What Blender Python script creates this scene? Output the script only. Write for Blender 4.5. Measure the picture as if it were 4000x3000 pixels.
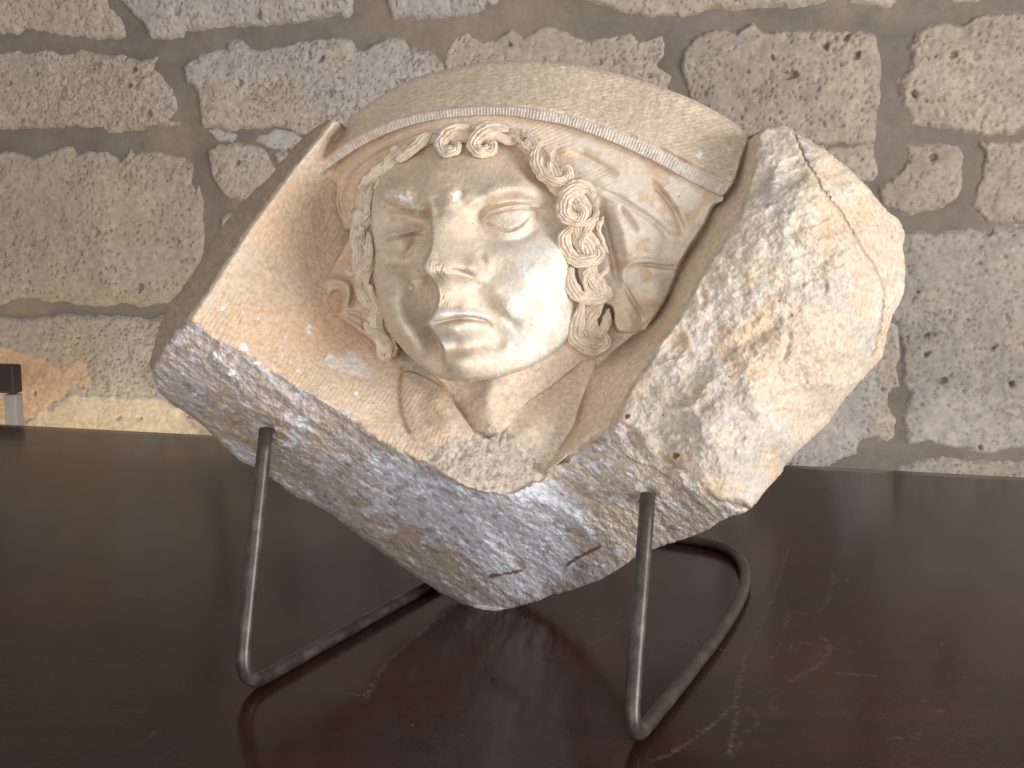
import bpy, bmesh, math, random
import numpy as np
from mathutils import Vector, Matrix

for o in list(bpy.data.objects):
    bpy.data.objects.remove(o, do_unlink=True)
SC = bpy.context.scene
COL = SC.collection
rng = random.Random(7)

# ------------------------------------------------------------------ camera
CAM_H = 0.36                      # metres above the table top
FPX = 4400.0                      # focal length for a picture 4000 wide
PITCH = math.atan((1500 - 928) / FPX)
cam_d = bpy.data.cameras.new('camera')
cam_d.sensor_width = 36.0
cam_d.lens = FPX / 4000.0 * 36.0
cam_d.clip_start = 0.05
cam_d.clip_end = 200
cam = bpy.data.objects.new('camera', cam_d)
cam.location = (0, 0, CAM_H)
cam.rotation_euler = (math.pi / 2 - PITCH, 0, 0)
COL.objects.link(cam)
SC.camera = cam

# ------------------------------------------------------------------ light
world = bpy.data.worlds.new('World')
SC.world = world
world.use_nodes = True
bgn = world.node_tree.nodes['Background']
bgn.inputs[0].default_value = (1.0, 0.985, 0.97, 1)
bgn.inputs[1].default_value = 0.25


def area_light(name, loc, target, sx, sy, power, color):
    ld = bpy.data.lights.new(name, 'AREA')
    ld.shape = 'RECTANGLE'
    ld.size, ld.size_y = sx, sy
    ld.energy = power
    ld.color = color
    lo = bpy.data.objects.new(name, ld)
    lo.location = loc
    lo.rotation_euler = (Vector(target) - Vector(loc)).to_track_quat('-Z', 'Y').to_euler()
    COL.objects.link(lo)
    return lo


# daylight from a door on the right, in front of the table
area_light('window_light', (1.85, -0.36, 0.24), (0.0, 1.0, 0.26), 1.3, 1.3, 47, (1.0, 0.985, 0.965))
# broad fill lamp added behind the camera, set low to brighten the stone's underside
area_light('low_fill', (-0.5, -2.2, 0.30), (0.0, 1.2, 0.25), 3.2, 2.0, 35, (1.0, 0.98, 0.96))

# unseen warm lamp added below the table top for a glow on the wall
area_light('wall_glow_lamp', (-1.05, 2.25, -0.55), (-1.05, 2.75, 0.05), 0.7, 0.4, 2.2, (1.0, 0.72, 0.42))

SC.view_settings.view_transform = 'Standard'
SC.view_settings.look = 'None'
SC.view_settings.exposure = 0.62
SC.view_settings.gamma = 1.0
SC.render.engine = 'CYCLES'
SC.cycles.max_bounces = 6

# ------------------------------------------------------------------ points from image pixels
CP, SP = math.cos(PITCH), math.sin(PITCH)


def ray_xyz(px, py, d):
    """point on the camera ray of image pixel (px,py), depth d along the axis"""
    px = np.asarray(px, float); py = np.asarray(py, float)
    a = (px - 2000.0) / FPX * d
    b = -(py - 1500.0) / FPX * d
    x = a
    y = d * CP + b * SP
    z = CAM_H - d * SP + b * CP
    return np.stack([x, y, z + 0 * x], -1)


def on_table(px, py, z=0.0):
    u = -(py - 1500.0) / FPX
    d = (CAM_H - z) / (SP - u * CP)
    return ray_xyz(px, py, d)


def on_plane(px, py, p0, n):
    r = ray_xyz(px, py, 1.0) - np.array([0, 0, CAM_H])
    t = np.dot(np.asarray(p0) - np.array([0, 0, CAM_H]), n) / (r @ np.asarray(n))
    return np.array([0, 0, CAM_H]) + r * t[..., None] if np.ndim(t) else np.array([0, 0, CAM_H]) + r * t


def P(o, f, pts):
    return [((q[0] / f + o[0]), (q[1] / f + o[1])) + tuple(q[2:]) for q in pts]


def FULL(p): return P((0, 0), 0.553, p)
def Z1(p): return P((1100, 400), 1.3825, p)
def Z2(p): return P((1300, 700), 2.074, p)
def Z3(p): return P((2000, 500), 1.8433, p)
def Z4(p): return P((1300, 0), 1.58, p)
def Z5(p): return P((1500, 1350), 2.212, p)
def Z6(p): return P((1200, 600), 3.6867, p)
def Z7(p): return P((1200, 1000), 3.6867, p)
def Z8(p): return P((500, 1100), 1.3825, p)
def Z9(p): return P((2100, 1100), 1.3825, p)
def W1(p): return P((0, 0), 1.58, p)
def W2(p): return P((0, 0), 2.011, p)
def W3(p): return P((2500, 0), 1.4747, p)
def W4(p): return P((2900, 1000), 1.659, p)
def W5(p): return P((0, 1000), 2.074, p)
def T6(p): return P((0, 1800), 1.106, p)
def T7(p): return P((2000, 1800), 1.106, p)


# ------------------------------------------------------------------ numeric helpers
def hash2(ix, iy, seed):
    h = (ix.astype(np.int64) * 374761393 + iy.astype(np.int64) * 668265263 + seed * 2147483647) & 0xFFFFFFFF
    h = ((h ^ (h >> 13)) * 1274126177) & 0xFFFFFFFF
    h = (h ^ (h >> 16)) & 0xFFFFFF
    return (h / float(0xFFFFFF)).astype(np.float32) * 2 - 1


def vnoise(x, y, seed=0):
    ix = np.floor(x); iy = np.floor(y)
    fx = (x - ix).astype(np.float32); fy = (y - iy).astype(np.float32)
    fx = fx * fx * fx * (fx * (fx * 6 - 15) + 10)
    fy = fy * fy * fy * (fy * (fy * 6 - 15) + 10)
    a = hash2(ix, iy, seed); b = hash2(ix + 1, iy, seed)
    c = hash2(ix, iy + 1, seed); d = hash2(ix + 1, iy + 1, seed)
    return (a + (b - a) * fx) + ((c + (d - c) * fx) - (a + (b - a) * fx)) * fy


def fbm(x, y, scale, oct=4, seed=0, gain=0.5, ridged=False):
    s = 0; a = 1; t = 0
    x = x / scale; y = y / scale
    for i in range(oct):
        n = vnoise(x, y, seed + i * 17)
        if ridged: n = 1 - 2 * np.abs(n)
        s = s + a * n; t += a
        a *= gain
        x, y = x * 2.03 * 0.8 - y * 2.03 * 0.6 + 3.7, x * 2.03 * 0.6 + y * 2.03 * 0.8 + 1.3
    return s / t


def worley(x, y, seed=0):
    """distance to nearest feature point, and that point's random value"""
    ix = np.floor(x); iy = np.floor(y)
    best = np.full(np.shape(x), 9.0, np.float32); val = np.zeros(np.shape(x), np.float32)
    for dx in (-1, 0, 1):
        for dy in (-1, 0, 1):
            cx = ix + dx; cy = iy + dy
            px = cx + 0.5 + 0.45 * hash2(cx, cy, seed); py = cy + 0.5 + 0.45 * hash2(cx, cy, seed + 5)
            d = np.hypot(x - px, y - py).astype(np.float32)
            v = hash2(cx, cy, seed + 9)
            m = d < best
            best = np.where(m, d, best); val = np.where(m, v, val)
    return best, val


def sstep(a, b, x):
    t = np.clip((x - a) / (b - a), 0, 1)
    return t * t * (3 - 2 * t)


def crom(pts, n=8, closed=False):
    pts = [np.array(p, float) for p in pts]
    if len(pts) < 3: n = max(n, 2)
    out = []
    N = len(pts)
    rngN = N if closed else N - 1
    for i in range(rngN):
        if closed:
            p0, p1, p2, p3 = pts[i - 1], pts[i], pts[(i + 1) % N], pts[(i + 2) % N]
        else:
            p1, p2 = pts[i], pts[i + 1]
            p0 = pts[i - 1] if i > 0 else 2 * p1 - p2
            p3 = pts[i + 2] if i + 2 < N else 2 * p2 - p1
        for k in range(n):
            t = k / n
            out.append(0.5 * ((2 * p1) + (-p0 + p2) * t + (2 * p0 - 5 * p1 + 4 * p2 - p3) * t * t
                              + (-p0 + 3 * p1 - 3 * p2 + p3) * t ** 3))
    if not closed: out.append(pts[-1])
    return np.array(out)


def poly_dist(X, Y, poly, closed=False):
    """unsigned distance, param 0..1, signed side to a polyline"""
    poly = np.asarray(poly, float)
    n = len(poly)
    segs = n if closed else n - 1
    L = [np.hypot(*(poly[(i + 1) % n] - poly[i])[:2]) for i in range(segs)]
    tot = sum(L) or 1
    best = np.full(X.shape, 1e18); par = np.zeros(X.shape, np.float32); side = np.zeros(X.shape, np.float32)
    acc = 0
    for i in range(segs):
        a = poly[i]; b = poly[(i + 1) % n]
        dx, dy = b[0] - a[0], b[1] - a[1]
        l2 = dx * dx + dy * dy
        if l2 < 1e-16:
            continue
        t = np.clip(((X - a[0]) * dx + (Y - a[1]) * dy) / l2, 0, 1)
        ex = X - (a[0] + t * dx); ey = Y - (a[1] + t * dy)
        d = ex * ex + ey * ey
        m = d < best
        best = np.where(m, d, best)
        par = np.where(m, (acc + t * L[i]) / tot, par)
        side = np.where(m, np.sign(dx * (Y - a[1]) - dy * (X - a[0])), side)
        acc += L[i]
    return np.sqrt(best), par, side


def inside(X, Y, poly):
    poly = np.asarray(poly, float)
    r = np.zeros(X.shape, bool)
    n = len(poly)
    for i in range(n):
        x1, y1 = poly[i][:2]; x2, y2 = poly[(i + 1) % n][:2]
        if y1 == y2: continue
        c = ((y1 > Y) != (y2 > Y)) & (X < (x2 - x1) * (Y - y1) / (y2 - y1) + x1)
        r ^= c
    return r


def sdf(X, Y, poly):
    """negative inside"""
    d, _, _ = poly_dist(X, Y, poly, True)
    return np.where(inside(X, Y, poly), -d, d)


def tps(X, Y, pts, smooth=1e-3):
    pts = np.array(pts, float)
    c = pts[:, :2].mean(0); s = 400.0
    p = (pts[:, :2] - c) / s
    n = len(p)
    r2 = ((p[:, None] - p[None]) ** 2).sum(-1)
    K = np.where(r2 > 0, r2 * np.log(r2 + 1e-20), 0) + np.eye(n) * smooth
    A = np.zeros((n + 3, n + 3))
    A[:n, :n] = K; A[:n, n] = 1; A[:n, n + 1:] = p; A[n, :n] = 1; A[n + 1:, :n] = p.T
    w = np.linalg.solve(A, np.concatenate([pts[:, 2], np.zeros(3)]))
    x = ((X - c[0]) / s).astype(np.float64); y = ((Y - c[1]) / s).astype(np.float64)
    out = w[n] + w[n + 1] * x + w[n + 2] * y
    for i in range(n):
        q = (x - p[i, 0]) ** 2 + (y - p[i, 1]) ** 2
        out += w[i] * q * np.log(q + 1e-20)
    return out


# ------------------------------------------------------------------ object helpers
def link(o, parent=None):
    COL.objects.link(o)
    if parent is not None: o.parent = parent
    return o


def thing(name, label, cat, loc=(0, 0, 0), group=None):
    o = bpy.data.objects.new(name, None)
    o.empty_display_size = 0.05
    o.location = loc
    o['label'] = label; o['category'] = cat
    if group: o['group'] = group
    return link(o)


def mesh_obj(name, verts, faces, mat, parent=None, smooth=True, attrs=None):
    me = bpy.data.meshes.new(name)
    verts = np.asarray(verts, np.float32); faces = np.asarray(faces, np.int32)
    if parent is not None:
        verts = verts - np.array(parent_origin(parent), np.float32)
    nv, nf, k = len(verts), len(faces), faces.shape[1]
    me.vertices.add(nv); me.vertices.foreach_set('co', verts.ravel())
    me.loops.add(nf * k); me.loops.foreach_set('vertex_index', faces.ravel())
    me.polygons.add(nf)
    me.polygons.foreach_set('loop_start', np.arange(0, nf * k, k, dtype=np.int32))
    me.polygons.foreach_set('loop_total', np.full(nf, k, np.int32))
    me.polygons.foreach_set('use_smooth', np.full(nf, smooth))
    me.update(calc_edges=True)
    me.validate()
    if attrs:
        for an, av in attrs.items():
            av = np.asarray(av, np.float32)
            if av.ndim == 2:
                at = me.attributes.new(an, 'FLOAT_COLOR', 'POINT')
                c4 = np.ones((nv, 4), np.float32); c4[:, :3] = av
                at.data.foreach_set('color', c4.ravel())
            else:
                at = me.attributes.new(an, 'FLOAT', 'POINT')
                at.data.foreach_set('value', av)
    me.materials.append(mat)
    o = bpy.data.objects.new(name, me)
    return link(o, parent)


def parent_origin(p):
    v = Vector((0, 0, 0))
    while p is not None:
        v += p.location
        p = p.parent
    return v


def tube(path, rad, n=10, cap=True):
    """verts, quads of a swept round bar along path (k,3) with radius array"""
    path = np.asarray(path, float); k = len(path)
    rad = np.broadcast_to(np.asarray(rad, float), (k,))
    tg = np.gradient(path, axis=0); tg /= np.linalg.norm(tg, axis=1)[:, None] + 1e-12
    up = np.array([0.0, -1, 0.2]); up -= tg[0] * up.dot(tg[0])
    if np.linalg.norm(up) < 1e-3: up = np.array([1.0, 0, 0]); up -= tg[0] * up.dot(tg[0])
    up /= np.linalg.norm(up)
    V = []
    ang = np.arange(n) / n * 2 * np.pi
    for i in range(k):
        up = up - tg[i] * up.dot(tg[i]); up /= np.linalg.norm(up)
        sd = np.cross(tg[i], up)
        V.append(path[i] + rad[i] * (np.cos(ang)[:, None] * up + np.sin(ang)[:, None] * sd))
    V = np.concatenate(V)
    F = []
    for i in range(k - 1):
        for j in range(n):
            F.append((i * n + j, i * n + (j + 1) % n, (i + 1) * n + (j + 1) % n, (i + 1) * n + j))
    if cap:
        V = np.concatenate([V, path[:1] - tg[:1] * rad[0] * 0.3, path[-1:] + tg[-1:] * rad[-1] * 0.3])
        a, b = k * n, k * n + 1
        for j in range(0, n, 2):
            F.append((a, (j + 2) % n, (j + 1) % n, j))
            e = (k - 1) * n
            F.append((b, e + j, e + (j + 1) % n, e + (j + 2) % n))
    return V, np.array(F, int)


def merge(parts):
    V, F, off = [], [], 0
    for v, f in parts:
        V.append(v); F.append(np.asarray(f) + off); off += len(v)
    return np.concatenate(V), np.concatenate(F)


# ------------------------------------------------------------------ materials
def mat_new(name):
    m = bpy.data.materials.new(name)
    m.use_nodes = True
    nt = m.node_tree
    b = nt.nodes['Principled BSDF']
    return m, nt, b


def N(nt, t, **kw):
    n = nt.nodes.new(t)
    for k, v in kw.items():
        setattr(n, k, v)
    return n


def noise_node(nt, scale, detail=6, rough=0.6, coord='Object', sc=None):
    tc = N(nt, 'ShaderNodeTexCoord')
    nz = N(nt, 'ShaderNodeTexNoise')
    nz.inputs['Scale'].default_value = scale
    nz.inputs['Detail'].default_value = detail
    nz.inputs['Roughness'].default_value = rough
    src = tc.outputs[coord]
    if sc:
        mp = N(nt, 'ShaderNodeMapping')
        mp.inputs['Scale'].default_value = sc
        nt.links.new(src, mp.inputs[0]); src = mp.outputs[0]
    nt.links.new(src, nz.inputs['Vector'])
    return nz


def stone_mat(name, grain, grain_amt, bump, bump_scale, rough=0.85, sss=0.0):
    """stone coloured by its own vertex attribute 'Tint', with grain and fine relief"""
    m, nt, b = mat_new(name)
    at = N(nt, 'ShaderNodeAttribute', attribute_name='Tint')
    nz = noise_node(nt, grain, 8, 0.65)
    mr = N(nt, 'ShaderNodeMapRange')
    mr.inputs['From Min'].default_value = 0.3; mr.inputs['From Max'].default_value = 0.7
    mr.inputs['To Min'].default_value = 1 - grain_amt; mr.inputs['To Max'].default_value = 1 + grain_amt * 0.6
    nt.links.new(nz.outputs['Fac'], mr.inputs['Value'])
    mx = N(nt, 'ShaderNodeVectorMath', operation='SCALE')
    nt.links.new(at.outputs['Color'], mx.inputs[0]); nt.links.new(mr.outputs[0], mx.inputs['Scale'])
    nt.links.new(mx.outputs[0], b.inputs['Base Color'])
    b.inputs['Roughness'].default_value = rough
    b.inputs['Specular IOR Level'].default_value = 0.06
    nb = noise_node(nt, bump_scale, 6, 0.7)
    bp = N(nt, 'ShaderNodeBump')
    bp.inputs['Strength'].default_value = bump
    bp.inputs['Distance'].default_value = 0.001
    nt.links.new(nb.outputs['Fac'], bp.inputs['Height'])
    nt.links.new(bp.outputs[0], b.inputs['Normal'])
    return m


M_CARVED = stone_mat('carved_marble', 260, 0.14, 0.45, 900, 1.0)
M_ROUGH = stone_mat('broken_marble', 220, 0.30, 1.0, 520, 0.95)
M_WALL = stone_mat('porous_limestone', 110, 0.22, 0.9, 260, 0.9)
M_MORTAR = stone_mat('lime_mortar', 60, 0.14, 0.7, 220, 0.92)
# ================================================================== the carved fragment
STEP = 3.0
gx = np.arange(560, 3580, STEP); gy = np.arange(212, 2412, STEP)
GX, GY = np.meshgrid(gx, gy)
H, W = GX.shape


def win(pts, pad):
    a = np.array([p[:2] for p in pts])
    x0, y0 = a.min(0) - pad; x1, y1 = a.max(0) + pad
    i0 = max(0, int((y0 - gy[0]) / STEP)); i1 = min(H, int((y1 - gy[0]) / STEP) + 2)
    j0 = max(0, int((x0 - gx[0]) / STEP)); j1 = min(W, int((x1 - gx[0]) / STEP) + 2)
    return slice(i0, i1), slice(j0, j1)


AMP = 1.0


def stroke(D, pts, w, amp, w2=None, taper=True, n=8, side=0, p=2.0, hard=3.0):
    """raise (amp>0, metres) or cut (amp<0) along a line in image coordinates; w in picture units.
    side=+1/-1: only that side decays softly, the other side falls off at once"""
    c = crom(pts, n)
    s = win(c, 3.2 * max(w, w2 or w))
    d, t, sg = poly_dist(GX[s], GY[s], c)
    ww = w if w2 is None else w + (w2 - w) * t
    if side:
        ww = np.where(sg * side > 0, ww, hard)
    a = np.exp(-(d / ww) ** p)
    if taper: a = a * sstep(0, .3, np.minimum(t, 1 - t)) ** .6
    D[s] -= amp * AMP * a


def blob(D, c, rx, ry, ang, amp, p=2.0):
    s = win([c], 3 * max(rx, ry))
    x = GX[s] - c[0]; y = GY[s] - c[1]
    ca, sa = math.cos(math.radians(ang)), math.sin(math.radians(ang))
    u = (x * ca + y * sa) / rx; v = (-x * sa + y * ca) / ry
    D[s] -= amp * AMP * np.exp(-(u * u + v * v) ** (p / 2))


def bulb(D, c, rx, ry, ang, amp):
    """an ellipsoid cap with a clear outline"""
    s = win([c], 1.2 * max(rx, ry))
    x = GX[s] - c[0]; y = GY[s] - c[1]
    ca, sa = math.cos(math.radians(ang)), math.sin(math.radians(ang))
    u = (x * ca + y * sa) / rx; v = (-x * sa + y * ca) / ry
    D[s] -= amp * AMP * np.clip(1 - u * u - v * v, 0, 1) ** 0.85


def patch(D, poly, d_new, w=6, rough=0.0, rs=40, seed=3):
    """replace the surface inside an outline in image coordinates"""
    s = win(poly, 60)
    f = sdf(GX[s], GY[s], poly)
    if rough: f = f + rough * fbm(GX[s], GY[s], rs, 3, seed)
    m = sstep(w, -w, f)
    D[s] = D[s] * (1 - m) + d_new(GX[s], GY[s]) * m
    return s, m


def boxblur(A, r):
    for ax in (0, 1):
        pad = [(0, 0), (0, 0)]; pad[ax] = (r + 1, r)
        c = np.cumsum(np.pad(A, pad, mode='edge'), axis=ax)
        n = A.shape[ax]
        A = (np.take(c, np.arange(2 * r + 1, 2 * r + 1 + n), ax) - np.take(c, np.arange(0, n), ax)) / (2 * r + 1)
    return A


def soften(D, line, width, r, n=3):
    """wear an arris down along a line in image coordinates"""
    s = win(line, width * 2 + 40)
    B = D[s]
    for _ in range(n): B = boxblur(B, r)
    d = poly_dist(GX[s], GY[s], crom(line, 4))[0]
    m = np.exp(-(d / width) ** 2)
    D[s] = D[s] * (1 - m) + B * m


def facet(pts, smooth=1e-3):
    p = FULL(pts)
    return lambda X, Y: tps(X, Y, p, smooth)


SIL = FULL([(690, 270), (712, 258), (733, 264), (742, 268), (760, 250), (800, 222), (850, 190), (920, 160), (1000, 142),
            (1080, 131), (1140, 129), (1200, 134), (1280, 146), (1360, 166), (1440, 192), (1520, 226), (1580, 262),
            (1620, 291), (1634, 287), (1655, 276), (1682, 269), (1705, 274), (1722, 290), (1760, 309), (1808, 342),
            (1848, 380), (1880, 412), (1915, 455), (1940, 474), (1952, 500), (1951, 540), (1956, 600), (1950, 640),
            (1926, 690), (1908, 755), (1895, 785), (1837, 848), (1782, 918), (1742, 958), (1697, 1004), (1688, 1022),
            (1650, 1062), (1617, 1101), (1561, 1124), (1530, 1143), (1493, 1157), (1440, 1177), (1417, 1185),
            (1369, 1208), (1301, 1249), (1250, 1270), (1200, 1284), (1150, 1300), (1090, 1320), (1060, 1323),
            (1020, 1315), (960, 1285), (936, 1270), (876, 1232), (796, 1172), (716, 1112), (628, 1064), (556, 1012),
            (516, 992), (448, 928), (420, 905), (388, 884), (356, 858), (337, 836), (332, 816), (325, 795),
            (326, 776), (347, 700), (368, 657), (408, 601), (440, 553), (470, 505), (505, 458), (545, 415),
            (580, 385), (615, 343), (650, 300), (672, 282)])

EDGE_SIDE = FULL([(714, 262), (690, 292), (655, 338), (600, 405), (545, 478), (496, 553), (464, 606), (430, 655), (411, 682),
                  (400, 700), (379, 718), (347, 766), (328, 801)])
EDGE_LOW = FULL([(411, 690), (477, 736), (525, 764), (585, 797), (629, 822), (677, 856), (753, 897), (817, 946), (869, 978),
                 (932, 1008), (988, 1046), (1042, 1060), (1105, 1070), (1175, 1034), (1205, 999), (1242, 983), (1292, 944),
                 (1318, 916), (1337, 912), (1385, 962), (1441, 1000), (1494, 1040), (1546, 1080), (1585, 1089), (1620, 1103)])
LUMP_EDGE = FULL([(1634, 285), (1641, 326), (1623, 379), (1608, 424), (1593, 476), (1563, 518), (1533, 566), (1504, 610),
                  (1473, 672), (1441, 716), (1409, 768), (1370, 824), (1346, 864), (1330, 900), (1313, 920)])
CHAN_IN = FULL([(1620, 291), (1603, 338), (1586, 394), (1569, 416), (1541, 443), (1525, 480), (1506, 514), (1478, 553),
                (1466, 580), (1446, 631), (1424, 670), (1394, 712), (1370, 724), (1330, 755), (1287, 790), (1255, 872),
                (1240, 922), (1212, 964), (1175, 1024)])
BAND_TOP = FULL([(690, 352), (740, 312), (800, 278), (870, 252), (940, 237), (1010, 228), (1080, 226), (1150, 233), (1220, 245), (1290, 266),
                 (1360, 292), (1430, 322), (1500, 358), (1590, 392)])
BAND_LOW = FULL([(690, 378), (745, 340), (800, 308), (870, 279), (940, 262), (1010, 254), (1080, 252), (1150, 261), (1220, 274), (1290, 298),
                 (1360, 327), (1430, 362), (1490, 395), (1560, 428)])

# ---------------------------------------------------------------- block surface
f_wing = facet([(425, 695, .912), (585, 797, .908), (700, 870, .902), (870, 975, .892), (500, 590, .932), (600, 440, .958),
                (700, 285, .992), (700, 600, .992), (780, 760, .962), (860, 860, .935), (690, 420, 1.015), (630, 560, .972),
                (725, 470, 1.03), (560, 700, .928), (850, 930, .905), (660, 640, .966), (740, 680, .985),
                (640, 780, .925), (730, 800, .935), (620, 480, .972),
                (900, 400, 1.02), (1100, 300, 1.0), (1300, 400, .965), (1400, 560, .945), (1000, 600, .99), (1200, 700, .955),
                (1030, 960, .893), (1100, 1050, .885), (940, 960, .893), (1160, 960, .905), (1210, 900, .922), (1280, 790, .94), (1350, 740, .942)])
D = f_wing(GX, GY)

# back-sloping outer face of the arch above the band
FRZ = FULL([(738, 272), (720, 300), (690, 352)][::-1])
frz_poly = [tuple(p) for p in BAND_TOP] + [tuple(p) for p in FULL([(1625, 300), (1640, 250), (1500, 180), (1200, 100), (1000, 110), (800, 190), (742, 250), (740, 268), (712, 300)])]
f_frz = facet([(690, 352, 1.014), (800, 278, .992), (940, 237, .971), (1080, 226, .957), (1220, 245, .940), (1360, 292, .929), (1500, 358, .918), (1595, 392, .912),
               (742, 268, 1.055), (850, 190, 1.045), (1000, 142, 1.028), (1140, 129, 1.012), (1280, 146, .995), (1440, 192, .975), (1620, 291, .955),
               (900, 205, 1.008), (1100, 175, .985), (1300, 210, .966), (1500, 290, .943)])
patch(D, frz_poly, f_frz, 4)
# band
band_poly = [tuple(p) for p in crom(BAND_TOP, 4)] + [tuple(p) for p in crom(BAND_LOW, 4)[::-1]]
f_band = facet([(690, 365, 1.0060), (800, 293, 0.9840), (940, 250, 0.9630), (1080, 239, 0.9490), (1220, 260, 0.9370), (1360, 310, 0.9270), (1500, 378, 0.9180), (1575, 412, 0.9130),
                (690, 352, 1.0080), (690, 378, 1.0040), (1080, 226, 0.9520), (1080, 252, 0.9470), (1360, 292, 0.9300), (1360, 327, 0.9240), (1575, 425, 0.9110)])
sb, mb = patch(D, band_poly, f_band, 4)
# claw-chisel ribs across the band
dl, tl, _ = poly_dist(GX[sb], GY[sb], crom(BAND_TOP, 4))
ph = tl * 140 * 2 * np.pi + 0.5 * np.sin(tl * 40) + 1.3 * fbm(GX[sb], GY[sb], 120, 2, 8)
D[sb] -= mb * 0.0010 * (np.sin(ph) * (0.65 + 0.5 * fbm(GX[sb], GY[sb], 90, 2, 77)))

# channel beside the lump
chan_poly = [tuple(p) for p in LUMP_EDGE] + [tuple(p) for p in CHAN_IN[::-1]]
cp = []
for i, q in enumerate(LUMP_EDGE[::2]):
    cp.append((q[0], q[1], [.905, .885, .873, .868, .865, .867, .868, .868][i]))
for i, q in enumerate(CHAN_IN[::2]):
    cp.append((q[0], q[1], [.950, .946, .950, .956, .962, .965, .960, .944, .925, .885][i]))
patch(D, chan_poly, lambda X, Y: tps(X, Y, cp), 3)

# rough lump on the right
lump_poly = [tuple(p) for p in LUMP_EDGE] + FULL([(1337, 912), (1385, 962), (1441, 1000), (1494, 1040), (1546, 1080), (1585, 1089), (1625, 1103),
             (1700, 1060), (1800, 960), (1950, 800), (2000, 600), (1980, 450), (1850, 330), (1700, 240), (1640, 260)])
f_lump = facet([(1641, 326, .887), (1608, 424, .872), (1533, 566, .862), (1473, 672, .858), (1409, 768, .857), (1346, 864, .856), (1325, 912, .854),
                (1441, 1000, .838), (1546, 1080, .835), (1617, 1100, .85), (1690, 272, .915), (1720, 300, .905), (1800, 345, .905), (1880, 415, .915),
                (1945, 490, .945), (1955, 600, .95), (1920, 700, .945), (1890, 790, .935), (1780, 920, .915), (1690, 1020, .895),
                (1700, 420, .862), (1750, 550, .848), (1650, 600, .845), (1600, 750, .842), (1750, 700, .848), (1850, 600, .87), (1840, 500, .872),
                (1500, 880, .838), (1600, 920, .838), (1700, 850, .85), (1800, 780, .872), (1860, 700, .89), (1600, 1010, .838), (1700, 950, .862), (1640, 480, .856), (1560, 640, .850)])
lump_s, lump_m = patch(D, lump_poly, f_lump, 5, rough=9, rs=60)

# weathered underside, grey
low_poly = [tuple(p) for p in EDGE_LOW] + FULL([(1700, 1090), (1560, 1180), (1300, 1300), (1060, 1400), (900, 1300), (600, 1100), (400, 930), (300, 830), (310, 780), (347, 766), (379, 718), (400, 700)])
f_low = facet([(411, 690, .915), (525, 764, .910), (629, 822, .906), (753, 897, .901), (869, 978, .893), (988, 1046, .887), (1105, 1070, .885), (1205, 999, .893), (1300, 938, .868),
               (1337, 912, .856), (1441, 1000, .840), (1546, 1080, .837), (1617, 1101, .853),
               (330, 800, .955), (350, 850, .985), (450, 925, 1.0), (560, 1010, 1.02), (716, 1110, 1.05), (876, 1230, 1.09), (1060, 1322, 1.119), (1200, 1284, 1.07), (1301, 1249, 1.02), (1417, 1185, .95), (1493, 1157, .92), (1561, 1124, .885),
               (575, 925, .940), (480, 850, .938), (700, 1000, .955), (800, 1060, .968), (900, 1120, .985), (1000, 1180, 1.0), (1060, 1250, 1.045), (1100, 1150, .955), (1250, 1100, .905), (1400, 1065, .856), (1300, 1180, .94), (420, 770, .925)])
low_s, low_m = patch(D, low_poly, f_low, 6, rough=16, rs=45)
LOWM = np.zeros_like(D); LOWM[low_s] = low_m
LUMPM = np.zeros_like(D); LUMPM[lump_s] = lump_m * (1 - LOWM[lump_s])

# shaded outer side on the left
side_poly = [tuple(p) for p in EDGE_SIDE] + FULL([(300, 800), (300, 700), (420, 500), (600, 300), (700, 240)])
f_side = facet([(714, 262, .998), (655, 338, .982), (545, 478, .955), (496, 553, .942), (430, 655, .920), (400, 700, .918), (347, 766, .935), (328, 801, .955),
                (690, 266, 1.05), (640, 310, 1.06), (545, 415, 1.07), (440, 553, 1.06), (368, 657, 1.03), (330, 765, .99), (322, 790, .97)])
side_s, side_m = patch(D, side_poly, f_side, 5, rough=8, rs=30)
SIDEM = np.zeros_like(D); SIDEM[side_s] = side_m
soften(D, BAND_TOP, 7, 1)
soften(D, BAND_LOW, 6, 1)
soften(D, FULL([(742, 262), (725, 285), (705, 312), (686, 348)]), 26, 4)
soften(D, FULL([(1240, 985), (1292, 944), (1318, 916), (1337, 908), (1385, 962), (1441, 1000), (1494, 1040), (1546, 1080), (1600, 1095)]), 40, 6)
soften(D, LUMP_EDGE, 12, 2)
soften(D, EDGE_SIDE, 14, 3)
soften(D, FULL([(411, 690), (477, 736), (585, 797), (677, 856), (753, 897), (817, 946), (869, 978), (932, 1008), (988, 1046)]), 9, 2)
# ---------------------------------------------------------------- garment and neck pit (part of the block)
gar_l = Z5([(170, 230), (140, 400), (150, 560), (200, 700), (280, 830), (420, 960), (600, 1000), (770, 740), (700, 640), (620, 520), (540, 400), (440, 320), (300, 250)])
s, m = win(gar_l, 40), None
f = sdf(GX[s], GY[s], crom(gar_l, 4, True)); m = sstep(3, -60, f) * 0.6 + sstep(5, -5, f) * 0.4
D[s] -= m * 0.006 * sstep(1800, 1690, GY[s])
stroke(D, Z5([(400, 380), (480, 520), (560, 660), (600, 760)]), 34, 0.005)
stroke(D, Z5([(300, 420), (330, 560), (400, 700)]), 26, -0.003)
gar_r = Z5([(1640, 200), (1480, 330), (1270, 470), (1150, 580), (1050, 720), (1000, 860), (1100, 1000), (1350, 1050), (1530, 870), (1640, 700), (1700, 500), (1830, 150), (1750, 130)])
s = win(gar_r, 40)
f = sdf(GX[s], GY[s], crom(gar_r, 4, True)); m = sstep(2, -90, f) * 0.75 + sstep(4, -4, f) * 0.25
D[s] -= m * 0.010 * sstep(1800, 1680, GY[s])
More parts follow.
